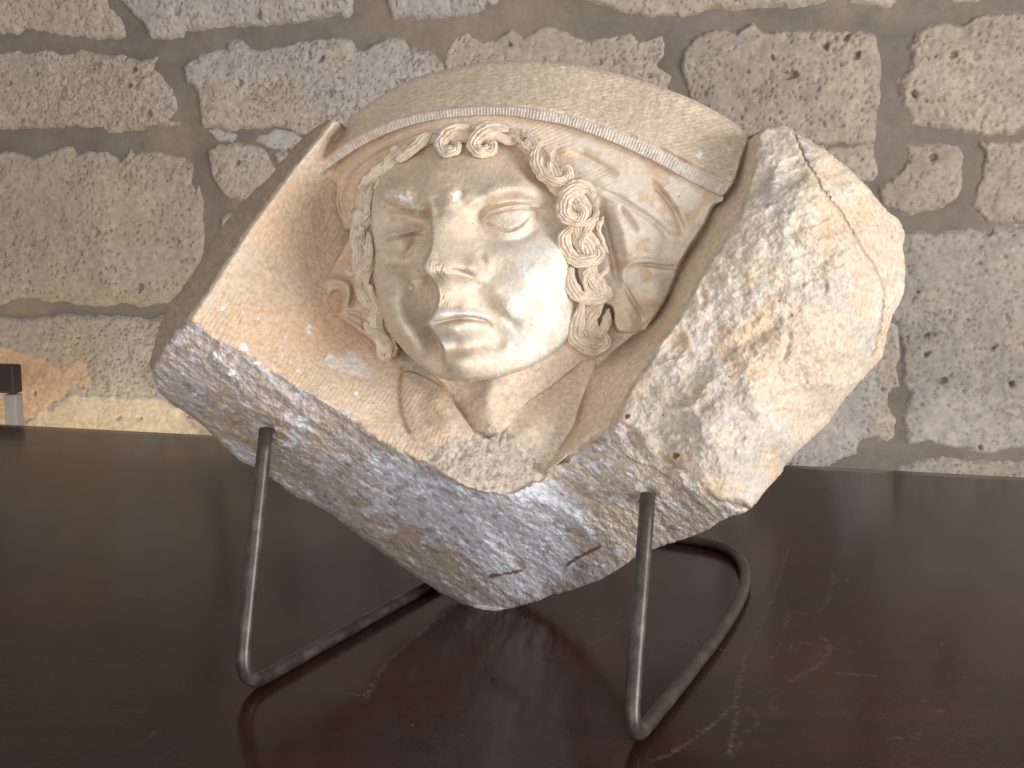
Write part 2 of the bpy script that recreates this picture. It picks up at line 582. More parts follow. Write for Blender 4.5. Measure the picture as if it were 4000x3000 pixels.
neck = Z5([(560, 380), (420, 250), (800, 100), (1500, -60), (1900, -180), (1950, 40), (1800, 120), (1700, 150), (1480, 330), (1270, 470), (1150, 580), (1050, 720), (900, 800), (770, 740), (700, 640), (620, 520)])
f_neck = facet([(1250, 740, .922), (1295, 765, .938), (1280, 700, .928), (1014, 800, .915), (960, 800, .925), (1060, 790, .905), (1150, 780, .905), (1200, 750, .918),
                (1020, 850, .925), (985, 860, .935), (1045, 860, .902), (1100, 830, .903), (1150, 800, .910), (1040, 900, .908), (1010, 900, .922), (1060, 920, .903), (1090, 870, .907), (1000, 830, .925)])
patch(D, neck, f_neck, 4)
# rough break at the breast
brk = Z5([(330, 880), (560, 820), (760, 720), (900, 690), (1060, 730), (1250, 830), (1420, 780), (1500, 860), (1370, 1110), (1250, 1240), (900, 1270), (640, 1200), (450, 1040)])
s = win(brk, 50); f = sdf(GX[s], GY[s], crom(brk, 3, True)) + 26 * fbm(GX[s], GY[s], 50, 3, 91)
BRKM = np.zeros_like(D); BRKM[s] = sstep(30, -40, f)

# ---------------------------------------------------------------- relief of the worked and broken surfaces
U = (GX * math.cos(math.radians(33)) + GY * math.sin(math.radians(33)))
V = (-GX * math.sin(math.radians(33)) + GY * math.cos(math.radians(33)))
n_low = fbm(U * 0.42, V, 60, 5, 21, gain=.64) * 0.0062 + fbm(U * .30, V, 22, 4, 25) * .0016 + fbm(GX, GY, 13, 3, 27, gain=.7, ridged=True) * .0011 + fbm(U * 0.45, V, 17, 3, 31) * 0.0014 + fbm(GX, GY, 200, 2, 41) * 0.005
n_lump = fbm(GX, GY, 260, 3, 51) * 0.0100 + fbm(GX * .8 + GY * .4, GY, 110, 3, 55, ridged=True) * .0028 + fbm(GX, GY, 80, 5, 61, gain=.62) * 0.0024 + fbm(GX * .5, GY, 120, 4, 63, ridged=True) * .0014 + fbm(GX, GY, 18, 3, 65, gain=.6) * 0.0008
n_carv = fbm(GX, GY, 160, 3, 71) * 0.0014 + fbm(GX, GY, 12, 2, 75) * 0.00025
D -= n_low * LOWM + n_lump * LUMPM * (1 - LOWM) + n_carv * (1 - LOWM) * (1 - LUMPM)
D -= SIDEM * fbm(GX, GY, 70, 4, 83) * 0.005
D -= BRKM * (1 - LOWM) * (fbm(GX, GY, 26, 5, 93, gain=.6) * 0.0024)
# claw-chisel furrows
def furrows(X, Y, ang, per, seed, cover=0.0):
    a = math.radians(ang)
    warp = 26 * fbm(X, Y, 240, 2, seed) + 2.5 * fbm(X, Y, 30, 2, seed + 1)
    u = X * math.cos(a) + Y * math.sin(a) + warp
    m = sstep(-0.25 + cover, 0.35 + cover, fbm(X, Y, 110, 3, seed + 3))
    return np.sin(u * 2 * np.pi / per) * m
free = (1 - LOWM) * (1 - LUMPM) * (1 - SIDEM) * (1 - BRKM)
wingm = free * (GX < 1750) * (GY > 700)
D -= 0.00020 * wingm * furrows(GX, GY, 28, 17, 101, -0.15)
frm = np.zeros_like(D); s = win(frz_poly, 10); frm[s] = sstep(2, -6, sdf(GX[s], GY[s], frz_poly))
D -= 0.00024 * frm * furrows(GX, GY, 80, 15, 111, -0.2)
D -= 0.0011 * frm * fbm(GX, GY, 26, 3, 115)
# dents, veins and clefts of the lump
for pts, w, a in [(Z9([(870, 40), (900, 90), (880, 130)]), 8, -.004), (Z9([(1360, 250), (1355, 320), (1330, 400), (1290, 440)]), 9, -.006),
                  (Z9([(1310, 180), (1200, 290), (1110, 360)]), 22, -.006), (Z9([(820, 280), (860, 340), (960, 390), (1080, 460), (1200, 520)]), 16, -.0045),
                  (Z9([(1240, 680), (1330, 610), (1460, 560), (1600, 545), (1690, 560)]), 14, .006), (Z9([(1240, 690), (1300, 720), (1420, 690), (1440, 660)]), 12, -.004),
                  (Z9([(1460, 500), (1400, 560), (1300, 600), (1240, 660)]), 22, -.006), (Z9([(1330, 800), (1420, 740)]), 12, -.004),
                  (Z9([(1560, 0), (1550, 80)]), 5, -.002), (Z9([(1130, 300), (1220, 380), (1330, 420)]), 16, .004)]:
    stroke(D, pts, w * 1.35, a * .62)
CRACK = crom(FULL([(1706, 276), (1725, 312), (1740, 345), (1762, 380), (1785, 420), (1812, 452), (1838, 495), (1858, 530), (1885, 572), (1900, 600), (1911, 632), (1907, 650), (1903, 690), (1899, 715), (1894, 740), (1884, 770)]), 10)
CRACK = CRACK + np.stack([5 * vnoise(np.arange(len(CRACK)) * 0.6, np.zeros(len(CRACK)), 5), 4 * vnoise(np.arange(len(CRACK)) * 0.6, np.zeros(len(CRACK)), 9)], -1)
s = win(CRACK, 40); dcr, tcr, scr = poly_dist(GX[s], GY[s], CRACK)
cw = 4.6 * (1 - 0.45 * sstep(0.6, 1, tcr))
D[s] += 0.0035 * np.exp(-(dcr / cw) ** 2) * (tcr > 0) * (tcr < 1)
D[s] -= 0.0012 * np.exp(-(dcr / 26) ** 2) * (scr > 0)
# pin holes in the grey underside
PIN_L = (1040.0, 1672.0); PIN_R = (2531.0, 1927.0)
blob(D, (PIN_L[0] - 26, PIN_L[1] - 16), 34, 20, 15, -.007)
blob(D, (PIN_R[0] + 2, PIN_R[1] - 8), 36, 24, 20, -.008)
stroke(D, Z8([(690, 760), (760, 775), (860, 800), (850, 840)]), 9, -.005)
stroke(D, Z9([(450, 790), (520, 880), (600, 960), (760, 1020), (900, 1100)]), 20, -.003)
stroke(D, Z9([(480, 1200), (560, 1140)]), 14, -.004)
stroke(D, Z8([(640, 390), (760, 480), (900, 590), (1060, 690)]), 12, -.003)

# ---------------------------------------------------------------- colour of the stone
def tint(*c): return np.array(c, float) * np.array([1.01, 1.0, 1.02])
C_CREAM = tint(.72, .59, .445); C_WARM = tint(.78, .54, .345); C_WHITE = tint(.76, .70, .62)
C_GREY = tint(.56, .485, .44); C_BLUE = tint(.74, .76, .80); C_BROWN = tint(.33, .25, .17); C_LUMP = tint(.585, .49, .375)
C_FRZ = tint(.68, .55, .41)


def mixc(T, c, m): return T * (1 - m[..., None]) + c * m[..., None]


TB = np.ones(D.shape + (3,)) * C_CREAM
n1 = fbm(GX, GY, 150, 4, 201); n2 = fbm(GX, GY, 40, 4, 211); n3 = fbm(GX, GY, 14, 3, 221)
TB = mixc(TB, C_WARM, wingm * sstep(-.5, .6, fbm(GX, GY, 260, 3, 203) + 0.15 * n2) * 0.7)
TB = mixc(TB, C_FRZ, frm * 0.85)
TB = mixc(TB, tint(.70, .62, .54), (mb_full := np.pad(mb, ((sb[0].start, H - sb[0].start - mb.shape[0]), (sb[1].start, W - sb[1].start - mb.shape[1])))) * 0.9 * sstep(-1.2, .2, n1 + (GX - 1900) / 900))
# orange line under the band
dl2, tl2, _ = poly_dist(GX[sb], GY[sb], crom(BAND_LOW, 4))
om = np.zeros_like(D); om[sb] = np.exp(-((dl2) / 11) ** 2) * sstep(.35, .6, tl2 + .2 * n2[sb])
TB = mixc(TB, tint(.62, .36, .15), om * 0.5)
TB = mixc(TB, C_LUMP, LUMPM)
TB = mixc(TB, tint(.66, .585, .485), LUMPM * sstep(.0, .5, n1 - .3 * n2 + (GX < 2900) * .25 - (GY > 1500) * .2) * 0.8)
TB = mixc(TB, tint(.52, .47, .42), LUMPM * sstep(.1, .45, fbm(GX, GY, 190, 3, 231) + .35 * sstep(1300, 1500, GY) * sstep(2950, 2600, GX) + 0.2 * n2) * 0.7)
TB = mixc(TB, tint(.62, .465, .31), LUMPM * sstep(.1, .45, fbm(GX, GY, 120, 3, 241)) * 0.6)
bp_ = FULL([(800, 1000), (860, 978), (940, 1010), (1040, 1050), (1110, 1060), (1190, 1030), (1240, 1080), (1290, 1120), (1290, 1180), (1240, 1230), (1150, 1280), (1100, 1290), (1040, 1240), (980, 1180), (920, 1130), (850, 1120), (805, 1100), (815, 1050)])
blue = sstep(14, -14, sdf(GX, GY, bp_) + 70 * fbm(U * .6, V, 90, 5, 251, gain=.6))
blue = np.maximum(blue, .5 * sstep(.2, .4, fbm(U * .5, V, 80, 4, 253)))
TB = mixc(TB, C_GREY, LOWM)
TB = mixc(TB, tint(.47, .40, .335), LOWM * sstep(-.2, .4, n2 + .5 * fbm(U * .3, V, 30, 3, 255)) * 0.6)
TB = mixc(TB, C_BLUE, LOWM * blue * (0.85 + .15 * n3))
TB = mixc(TB, tint(.50, .40, .29), LOWM * sstep(.1, .35, fbm(U * .5, V, 90, 4, 261) + .35 * (GY > 2060) * (GX < 1800)) * 0.7)
TB = mixc(TB, tint(.60, .52, .43), LOWM * sstep(2250, 2500, GX + 90 * n2) * 0.65)
TB = mixc(TB, tint(.74, .75, .80), LOWM * sstep(.42, .54, fbm(U * .5, V, 24, 3, 271)) * 0.8)
TB = mixc(TB, tint(.27, .22, .185), LOWM * sstep(.28, .5, fbm(U * .5, V, 20, 3, 281)) * 0.5)
TB = mixc(TB, C_BROWN, SIDEM * (.75 + .2 * n2))  # shade on the left outer side, put into the colour as brown
TB = mixc(TB, tint(.48, .42, .36), BRKM * (1 - LOWM) * 0.8)
TB = mixc(TB, tint(.28, .21, .16), BRKM * sstep(.15, .4, fbm(GX, GY, 18, 3, 291)) * 0.6)
rgh = np.clip(LOWM + LUMPM + SIDEM + BRKM, 0, 1)
TB = TB * (1 + (.05 + .08 * rgh) * n3 + (.035 + .055 * rgh) * n2 + LUMPM * .10 * fbm(GX, GY, 22, 3, 295))[..., None]
# lime splashes, rust, veins
def splash(c, r, colr, T, seed=0, amt=.95, el=(1, 1)):
    s = win([c], 2.2 * r * max(el))
    d = np.hypot((GX[s] - c[0]) / el[0], (GY[s] - c[1]) / el[1]) + r * .55 * fbm(GX[s], GY[s], r * .8, 3, 300 + seed)
    m = sstep(r, r * .72, d) * amt
    T[s] = mixc(T[s], colr, m)


WHITE_S = tint(.86, .85, .83)
for i, (x, y, r, e) in enumerate([(510, 145, 9, (1, 1.2)), (630, 355, 19, (1.2, .9)), (705, 200, 9, (1, 1)), (1090, 410, 15, (1.3, 1)), (1230, 600, 11, (1, 1)), (1200, 440, 52, (1.5, .8)), (1260, 490, 34, (1.4, .8)),
                               (975, 260, 13, (1, 1.6)), (920, 480, 8, (1, 1)), (1060, 650, 8, (1, 1)), (1180, 705, 13, (1, .8)), (850, 300, 7, (1, 1)), (560, 490, 12, (2, 1)), (470, 400, 10, (1, 2)), (880, 870, 18, (2, 1)), (940, 740, 12, (2, 1)), (290, 495, 9, (1.3, .8)), (700, 440, 10, (1.5, .9))]):
    c = Z8([(x, y)])[0]
    splash(c, r, tint(.80, .74, .68) if r > 30 else WHITE_S, TB, i, .85 if r > 30 else .95, e)
splash(W3([(345, 895)])[0], 14, WHITE_S, TB, 40)
for i, (x, y, r) in enumerate([(490, 728, 13), (745, 942, 16), (1375, 185, 6), (1305, 105, 6), (1035, 512, 5), (675, 718, 5), (595, 832, 5), (255, 70, 4)]):
    splash(Z9([(x, y)])[0], r, tint(.16, .07, .04) if r > 9 else tint(.35, .13, .06), TB, 50 + i)
TB[win(CRACK, 40)] = mixc(TB[win(CRACK, 40)], tint(.36, .25, .17), np.exp(-(dcr / 5.0) ** 2) * .55 * (tcr > 0) * (tcr < 1))
for pts in (Z9([(160, 1530), (210, 1495), (260, 1470), (335, 1430)]), Z8([(1960, 1590), (2030, 1580), (2120, 1562)])):
    c = crom(pts, 6); s = win(c, 20); d, t, _ = poly_dist(GX[s], GY[s], c)
    d = d + 4 * fbm(GX[s], GY[s], 12, 2, 7)
    TB[s] = mixc(TB[s], tint(.20, .10, .05), sstep(8, 4, d) * .9)
rust = Z8([(1470, 660), (1500, 760), (1530, 840)])
c = crom(Z5([(150, 200), (140, 400), (160, 580), (220, 740)]), 6); s = win(c, 40); d, t, _ = poly_dist(GX[s], GY[s], c)
TB[s] = mixc(TB[s], tint(.42, .25, .12), np.exp(-(d / 13) ** 2) * .6)
# ---------------------------------------------------------------- veil
veil_outer = FULL([(705, 372), (800, 300), (900, 260), (1010, 244), (1100, 244), (1220, 266), (1292, 290), (1364, 319), (1434, 354), (1496, 387), (1562, 425),
                   (1541, 446), (1525, 480), (1506, 514), (1480, 552), (1467, 580), (1447, 631), (1426, 670), (1396, 712)]) + \
    Z3([(880, 1490), (800, 1482), (755, 1465), (722, 1400), (715, 1300), (640, 1250)])
veil_inner = Z3([(560, 1000), (500, 700), (330, 380), (180, 170), (40, 80)]) + Z4([(960, 880), (700, 900), (480, 960)]) + \
    Z1([(520, 420), (520, 560), (520, 800), (560, 1100), (640, 1330), (560, 1390), (480, 1290), (395, 1225), (290, 1150), (262, 1060), (208, 1000), (240, 930), (365, 715), (335, 690), (290, 560), (292, 450), (240, 420)])
veil_poly = [tuple(p) for p in veil_outer] + [tuple(p) for p in veil_inner]
f_veil = facet([(1300, 310, .935), (1400, 360, .927), (1500, 415, .919), (1530, 450, .922), (1470, 540, .930), (1440, 620, .936), (1390, 705, .940), (1300, 420, .927),
                (1360, 500, .918), (1420, 480, .918), (1350, 600, .926), (1390, 620, .918), (1330, 680, .925), (1250, 350, .935), (1230, 300, .942),
                (1080, 262, .953), (1000, 262, .960), (900, 285, .972), (800, 330, .988), (1080, 290, .952), (950, 300, .958), (860, 330, .972),
                (750, 380, 1.0), (728, 440, 1.008), (730, 490, 1.008), (745, 540, 1.0), (730, 600, .988), (712, 640, .982), (735, 690, .972), (770, 740, .958), (800, 480, .972),
                (800, 600, .962), (820, 700, .948), (790, 400, .978), (1300, 560, .93), (1280, 480, .935)])
DV = f_veil(GX, GY) - 0.0008 * fbm(GX, GY, 60, 3, 401)
sv = sdf(GX, GY, crom(veil_poly, 3, True)) + 2.5 * fbm(GX, GY, 30, 2, 403)
# folds on the right
AMP = 1.45
for pts, w, a, sd in [
        (Z3([(390, 165), (520, 215), (650, 280), (770, 345)]), 16, -.0045, 0),
        (Z3([(600, 430), (760, 500), (900, 590), (1050, 700), (1160, 830)]), 13, -.0060, 0),
        (Z3([(980, 360), (1060, 450), (1150, 560), (1210, 680), (1240, 790)]), 15, -.0065, 0),
        (Z3([(1010, 350), (1110, 470), (1200, 600), (1260, 740)]), 20, .0030, 0),
        (Z3([(770, 550), (830, 640), (910, 750)]), 10, -.0045, 0),
        (Z3([(640, 480), (660, 640), (700, 820), (740, 1000), (770, 1160)]), 16, -.0070, 0),
        (Z3([(560, 400), (700, 470), (860, 560), (1000, 660), (1110, 770)]), 22, .0032, 0),
        (Z3([(720, 560), (790, 720), (830, 900), (800, 1000)]), 26, .0050, 0),
        (Z3([(900, 985), (1000, 985), (1090, 1000), (1190, 1000)]), 7, -.0060, 0),
        (Z3([(1200, 985), (1060, 965), (930, 955), (840, 985), (800, 1040), (815, 1130), (870, 1210), (930, 1290), (965, 1350)]), 15, .0046, 0),
        (Z3([(790, 1090), (860, 1220), (930, 1340), (935, 1400)]), 10, -.0065, 0),
        (Z3([(1010, 1060), (1050, 1160), (1040, 1290)]), 46, .0075, 0),
        (Z3([(860, 880), (960, 860), (1080, 880)]), 30, .0030, 0),
        (Z3([(800, 1300), (850, 1400), (840, 1470)]), 28, .0045, 0)]:
    stroke(DV, pts, w, a, side=sd)
# gathered cloth along the top edge and on the left
for pts, w, a in [
        (FULL([(720, 420), (760, 372), (820, 325), (900, 288), (1000, 268), (1100, 268)]), 10, -.003),
        (FULL([(745, 400), (790, 350), (850, 315)]), 13, .005), (FULL([(760, 420), (800, 372), (850, 345)]), 9, -.004),
        (Z6([(480, 380), (420, 500), (400, 640), (420, 780), (500, 960)]), 10, .0045), (Z6([(560, 420), (500, 560), (490, 720), (540, 920)]), 10, -.0035),
        (Z6([(640, 380), (590, 560), (600, 700)]), 14, .003),
        (Z6([(620, 1150), (540, 1350), (400, 1560), (350, 1650)]), 12, .003),
        (Z7([(230, 440), (330, 370), (470, 370), (585, 440), (600, 560), (560, 680), (470, 800)]), 17, .0075),
        (Z7([(440, 470), (430, 560), (400, 700), (400, 830)]), 19, -.016),
        (Z7([(380, 520), (370, 700), (400, 850)]), 8, -.008),
        (Z7([(660, 420), (660, 600), (620, 760)]), 11, -.005),
        (Z7([(480, 880), (620, 960), (780, 1060), (870, 1100)]), 12, .004), (Z7([(560, 800), (700, 830), (820, 920), (860, 1060)]), 10, -.004)]:
    stroke(DV, pts, w, a)
DV -= .00022 * furrows(GX, GY, 65, 14, 411, -.1)
dbl = poly_dist(GX, GY, crom(BAND_LOW, 3))[0]
DV += np.clip(1 + sv / 11.0, 0, 1) ** 2 * 0.022 * sstep(14, 45, dbl) + .0015 * np.exp(-(dbl / 16) ** 2)   # rounded rim going down into the block
MV = sv < 4

# ---------------------------------------------------------------- head
head_poly = FULL([(800, 418), (796, 470), (800, 520), (806, 600), (828, 690), (872, 757), (930, 806), (966, 821), (1000, 825), (1058, 819), (1128, 800), (1188, 770),
                  (1234, 726), (1258, 660), (1262, 560), (1245, 480), (1215, 410), (1165, 340), (1080, 280), (980, 284), (885, 312), (820, 358)])
common = [(815, 430, .948), (850, 385, .950), (900, 350, .950), (980, 315, .946), (1060, 310, .944), (1150, 345, .943), (1195, 400, .935),
          (1000, 380, .913), (940, 385, .917), (1080, 370, .919), (895, 405, .923), (1145, 390, .924), (985, 430, .898), (1020, 415, .902), (950, 420, .902),
          (930, 818, .905), (1000, 832, .892), (1000, 345, .930)]
f_R = facet(common + [
    (1060, 835, .892), (1130, 812, .898), (1195, 775, .908), (1240, 722, .915), (1260, 655, .922), (1258, 560, .925), (1240, 480, .930),
    (1065, 425, .900), (1125, 405, .906), (1180, 420, .920),                       # brow
    (1045, 468, .917), (1100, 455, .920), (1150, 462, .920), (1195, 475, .926), (1060, 495, .913),  # socket
    (1105, 520, .894), (1160, 520, .897), (1050, 530, .890),
    (1130, 600, .862), (1185, 630, .876), (1100, 650, .861), (1150, 690, .868), (1205, 555, .890), (1225, 620, .903), (1200, 700, .892),
    (1005, 470, .892), (1020, 500, .893), (985, 470, .880), (975, 500, .868), (962, 530, .844), (945, 565, .822), (928, 590, .816),   # ridge of the nose
    (1000, 530, .866), (1025, 550, .868), (1000, 575, .839), (965, 590, .820), (1030, 590, .849), (1062, 585, .871), (1070, 550, .877),
    (935, 606, .840), (985, 609, .852), (1030, 612, .866), (960, 630, .858), (1000, 640, .862), (950, 650, .861),
    (1060, 640, .868), (1058, 690, .871), (1000, 665, .857), (945, 672, .857), (920, 690, .864),
    (985, 690, .858), (985, 715, .852), (940, 715, .860), (1040, 710, .866), (985, 740, .868), (940, 745, .872), (1050, 745, .872),
    (1000, 785, .857), (955, 785, .868), (1055, 785, .866), (930, 790, .885), (1120, 745, .876), (1130, 790, .887), (1000, 812, .868)])
f_L = facet(common + [
    (802, 500, .948), (804, 580, .945), (825, 680, .936), (868, 762, .924),
    (890, 440, .909), (855, 428, .920), (930, 445, .903), (835, 450, .935),                       # brow
    (845, 490, .934), (880, 475, .929), (925, 480, .932), (925, 520, .928), (955, 500, .930), (860, 530, .930), (900, 550, .925),
    (830, 560, .935), (845, 600, .906), (835, 650, .904), (850, 690, .894), (880, 730, .889), (905, 765, .894), (870, 620, .897), (880, 660, .904),
    (910, 600, .912), (930, 620, .914), (915, 650, .913), (925, 690, .911), (935, 730, .905), (940, 770, .897), (830, 620, .917), (870, 580, .918)])
DH = f_R(GX, GY)
sH = sdf(GX, GY, crom(head_poly, 4, True))
left_line = Z2([(720, 60), (760, 180), (795, 300), (806, 450), (780, 600), (738, 690), (742, 762), (792, 800), (850, 900), (842, 1040), (775, 1165), (800, 1215), (850, 1290), (890, 1380), (900, 1480), (930, 1580), (960, 1660)])
lp = [tuple(p) for p in crom(left_line, 6)] + Z2([(960, 1900), (-200, 1900), (-200, -60), (700, -60)])
sL = sdf(GX, GY, lp) + 3 * fbm(GX, GY, 18, 2, 431)
tt = poly_dist(GX, GY, crom(left_line, 6))[1]
wl = 5 + 26 * sstep(.80, 1.0, tt) + 30 * sstep(.16, 0, tt)
mL = sstep(wl, -wl, sL)
DL = f_L(GX, GY)
# --- left half details
AMP = 1.0
stroke(DL, Z2([(370, 180), (430, 120), (500, 85), (580, 80), (660, 90)]), 26, .006)          # broken brow
blob(DL, Z2([(470, 170)])[0], 60, 28, -25, .004)
stroke(DL, Z2([(420, 310), (520, 285), (640, 305), (770, 345)]), 22, -.009)
blob(DL, Z2([(540, 525)])[0], 52, 48, -20, .0150, p=2.6)                                             # eyeball with lid
stroke(DL, Z2([(395, 500), (470, 465), (560, 445), (650, 428), (750, 415)]), 22, .0070, side=-1)
stroke(DL, Z2([(395, 508), (470, 478), (560, 458), (650, 442), (750, 428)]), 7, -.0055)
stroke(DL, Z2([(705, 465), (650, 520), (600, 590), (570, 620)]), 7, -.003)
stroke(DL, Z2([(430, 620), (520, 680), (620, 660), (700, 600)]), 26, -.004)
stroke(DL, Z2([(700, 760), (650, 800), (640, 830), (690, 860)]), 12, -.003)                   # nostril wing
blob(DL, Z2([(715, 815)])[0], 26, 24, 0, .006)
stroke(DL, Z2([(580, 860), (540, 1000), (540, 1120), (600, 1220), (700, 1350), (770, 1440)]), 46, .0075)
# --- right half details
stroke(DH, Z2([(1130, 300), (1160, 205), (1270, 120), (1420, 75), (1580, 75), (1700, 100)]), 36, .0075)       # brow
stroke(DH, Z2([(1170, 330), (1240, 240), (1360, 190), (1520, 175), (1680, 200)]), 24, -.0100)                 # hollow under the brow
bulb(DH, Z2([(1430, 318)])[0], 112, 66, -8, .017)                                                            # eyeball
stroke(DH, Z2([(1200, 345), (1280, 275), (1370, 240), (1460, 222), (1560, 218), (1660, 228), (1740, 240)]), 22, .0066, side=-1)   # upper lid
stroke(DH, Z2([(1215, 352), (1290, 288), (1375, 254), (1460, 237), (1560, 233), (1660, 240)]), 6, -.0050)
stroke(DH, Z2([(1240, 352), (1330, 398), (1400, 415), (1460, 405), (1530, 365), (1580, 310), (1620, 258)]), 6, -.0055)
stroke(DH, Z2([(1250, 400), (1330, 440), (1430, 452), (1530, 420), (1610, 340)]), 20, .0040)                 # lower lid
stroke(DH, Z2([(1210, 430), (1290, 490), (1400, 500), (1520, 480), (1620, 420), (1690, 350)]), 15, -.0040)
blob(DH, Z2([(1265, 360)])[0], 10, 8, 20, -.006)
blob(DH, Z2([(1180, 320)])[0], 28, 36, 20, -.0055)
stroke(DH, Z2([(1160, 590), (1205, 640), (1218, 700), (1205, 760), (1165, 795)]), 18, -.0085)                # wing of the nose
blob(DH, Z2([(1130, 705)])[0], 38, 34, 20, .0125)
stroke(DH, Z2([(890, 752), (980, 738), (1060, 758), (1130, 782), (1180, 785)]), 8, -.0050)
blob(DH, Z2([(980, 820)])[0], 55, 24, 0, -.003)
stroke(DH, Z2([(1160, 760), (1200, 850), (1260, 950), (1340, 1060), (1440, 1155), (1520, 1200)]), 22, -.0030, w2=28, side=1, hard=16)
stroke(DH, Z2([(1230, 930), (1290, 1015), (1360, 1095), (1440, 1155), (1490, 1180)]), 15, -.0022, side=1, hard=12)              # fold beside the mouth
stroke(DH, Z2([(1270, 800), (1330, 930), (1410, 1050), (1500, 1130)]), 50, .007)
stroke(DH, Z2([(1420, 1150), (1480, 1190), (1510, 1250)]), 22, -.002)
blob(DH, Z2([(1010, 960)])[0], 26, 50, -10, -.002)
# mouth: broken upper lip, deep line, full lower lip
stroke(DH, Z2([(770, 1165), (830, 1105), (900, 1085), (1000, 1080), (1120, 1090), (1240, 1118), (1310, 1145)]), 17, .0050)
stroke(DH, Z2([(800, 1175), (930, 1145), (1040, 1128), (1150, 1130), (1240, 1155), (1300, 1210)]), 9, -.0130)
stroke(DH, Z2([(820, 1225), (930, 1200), (1050, 1195), (1170, 1200), (1270, 1225)]), 38, .0085)
stroke(DH, Z2([(870, 1350), (970, 1372), (1080, 1372), (1200, 1330), (1290, 1270)]), 24, -.0070)
blob(DH, Z2([(1040, 1478)])[0], 84, 58, -5, .0100, p=2.2)
stroke(DH, Z2([(1320, 1190), (1350, 1290), (1290, 1400)]), 30, -.005)
stroke(DH, Z2([(880, 1400), (880, 1480), (920, 1560)]), 20, -.006)
# frown between the brows
stroke(DH, Z2([(820, 130), (845, 220), (870, 310)]), 16, -.0036)
stroke(DH, Z2([(930, 60), (945, 160), (940, 250)]), 26, .0036)
stroke(DH, Z2([(780, 20), (900, -20), (1040, 0), (1180, 40)]), 20, -.0022)
stroke(DH, Z2([(1040, 130), (1110, 150), (1150, 230)]), 26, .0040)
stroke(DH, Z2([(1010, 180), (1060, 240), (1090, 320)]), 22, -.003)
AMP = 1.0
DH = DH * (1 - mL) + DL * mL
# chipped brow, worn nose
chip = Z2([(360, 180), (480, 70), (650, 66), (740, 180), (780, 330), (640, 290), (470, 250)])
fc = sdf(GX, GY, chip); mc = sstep(8, -8, fc + 10 * fbm(GX, GY, 25, 3, 441))
DH -= mc * (fbm(GX, GY, 30, 4, 445) * .0045 - .001)
nosem = sstep(10, -30, sdf(GX, GY, Z2([(745, 690), (780, 780), (860, 900), (840, 1040), (960, 1040), (1000, 800), (900, 640), (800, 560)])))
DH -= nosem * (.0007 * np.sin((GX + .3 * GY + 10 * fbm(GX, GY, 60, 2, 448)) * 2 * np.pi / 13) * .5 + .002 * fbm(GX, GY, 20, 3, 449))
DH -= .0009 * fbm(GX, GY, 70, 3, 451) + .00038 * fbm(GX, GY, 11, 3, 455, gain=.7)
DH -= .00020 * furrows(GX, GY, 35, 13, 461, .15) * (GY < 800) + .00018 * furrows(GX, GY, -30, 12, 471, .12)
DH += np.clip(1 + sH / 18.0, 0, 1) ** 2 * 0.015
MH = sH < 3

# colours of head and veil
TH = np.ones(D.shape + (3,)) * tint(.70, .60, .475)
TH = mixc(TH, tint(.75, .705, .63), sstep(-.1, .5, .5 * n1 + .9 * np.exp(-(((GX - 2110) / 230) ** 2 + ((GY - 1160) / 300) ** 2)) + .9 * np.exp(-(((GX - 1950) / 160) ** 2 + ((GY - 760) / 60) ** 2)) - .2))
TH = mixc(TH, tint(.60, .46, .32), sstep(.0, .5, n1 * .5 + .8 * sstep(900, 650, GY) + .3 * n2) * .6)
TH = mixc(TH, tint(.64, .54, .40), sstep(.05, .4, fbm(GX, GY, 70, 4, 481) + .5 * np.exp(-(((GX - 1790) / 110) ** 2 + ((GY - 1400) / 90) ** 2)) + .45 * np.exp(-(((GX - 1740) / 110) ** 2 + ((GY - 1020) / 90) ** 2)) - .18) * .6)
nst = sdf(GX, GY, crom(Z1([(800, 560), (960, 590), (1030, 640), (1060, 760), (1095, 880), (1060, 950), (960, 960), (900, 1100), (830, 1090), (800, 960), (760, 900), (790, 740)]), 3, True))
TH = mixc(TH, tint(.60, .49, .365), sstep(30, -40, nst + 60 * n2) * .6)
TH = mixc(TH, tint(.545, .415, .28), sstep(820, 640, GY - 120 * np.exp(-((GX - 1680) / 160) ** 2) + 60 * n1) * .35)
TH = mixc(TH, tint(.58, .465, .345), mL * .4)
TH = mixc(TH, tint(.56, .46, .35), sstep(.2, .5, fbm(GX, GY, 45, 4, 485)) * .3)
TH = mixc(TH, tint(.68, .66, .63), mc * sstep(-.1, .5, fbm(GX, GY, 28, 3, 487)) * .9)
lipc = crom(Z2([(780, 1160), (840, 1100), (920, 1080), (1020, 1078), (1130, 1092), (1260, 1120)]), 6); s = win(lipc, 30); d, t, _ = poly_dist(GX[s], GY[s], lipc)
TH[s] = mixc(TH[s], tint(.72, .70, .66), sstep(16, 9, d + 3 * n2[s]) * .9)
lipc = crom(Z2([(860, 1290), (960, 1285), (1110, 1290)]), 6); s = win(lipc, 40); d, t, _ = poly_dist(GX[s], GY[s], lipc)
TH[s] = mixc(TH[s], tint(.52, .49, .46), sstep(22, 10, d + 5 * n2[s]) * .75)
for i, (x, y, r, c) in enumerate([(628, 882, 8, tint(.88, .9, .93)), (1770, 1440, 12, tint(.85, .88, .92)), (1340, 1585, 6, WHITE_S), (1820, 1350, 5, WHITE_S), (1000, 130, 20, tint(.82, .83, .86)),
                               (1530, 830, 26, tint(.70, .58, .38)), (1600, 1020, 36, tint(.68, .58, .42)), (1135, 360, 3.5, tint(.2, .08, .04)), (1728, 382, 3, tint(.25, .1, .05)), (1607, 1182, 3, tint(.3, .12, .06))]):
    splash(Z2([(x, y)])[0], r, c, TH, 100 + i, .9 if r < 22 else .5)
TH = TH * (1 + .11 * n3 + .08 * n2)[..., None]
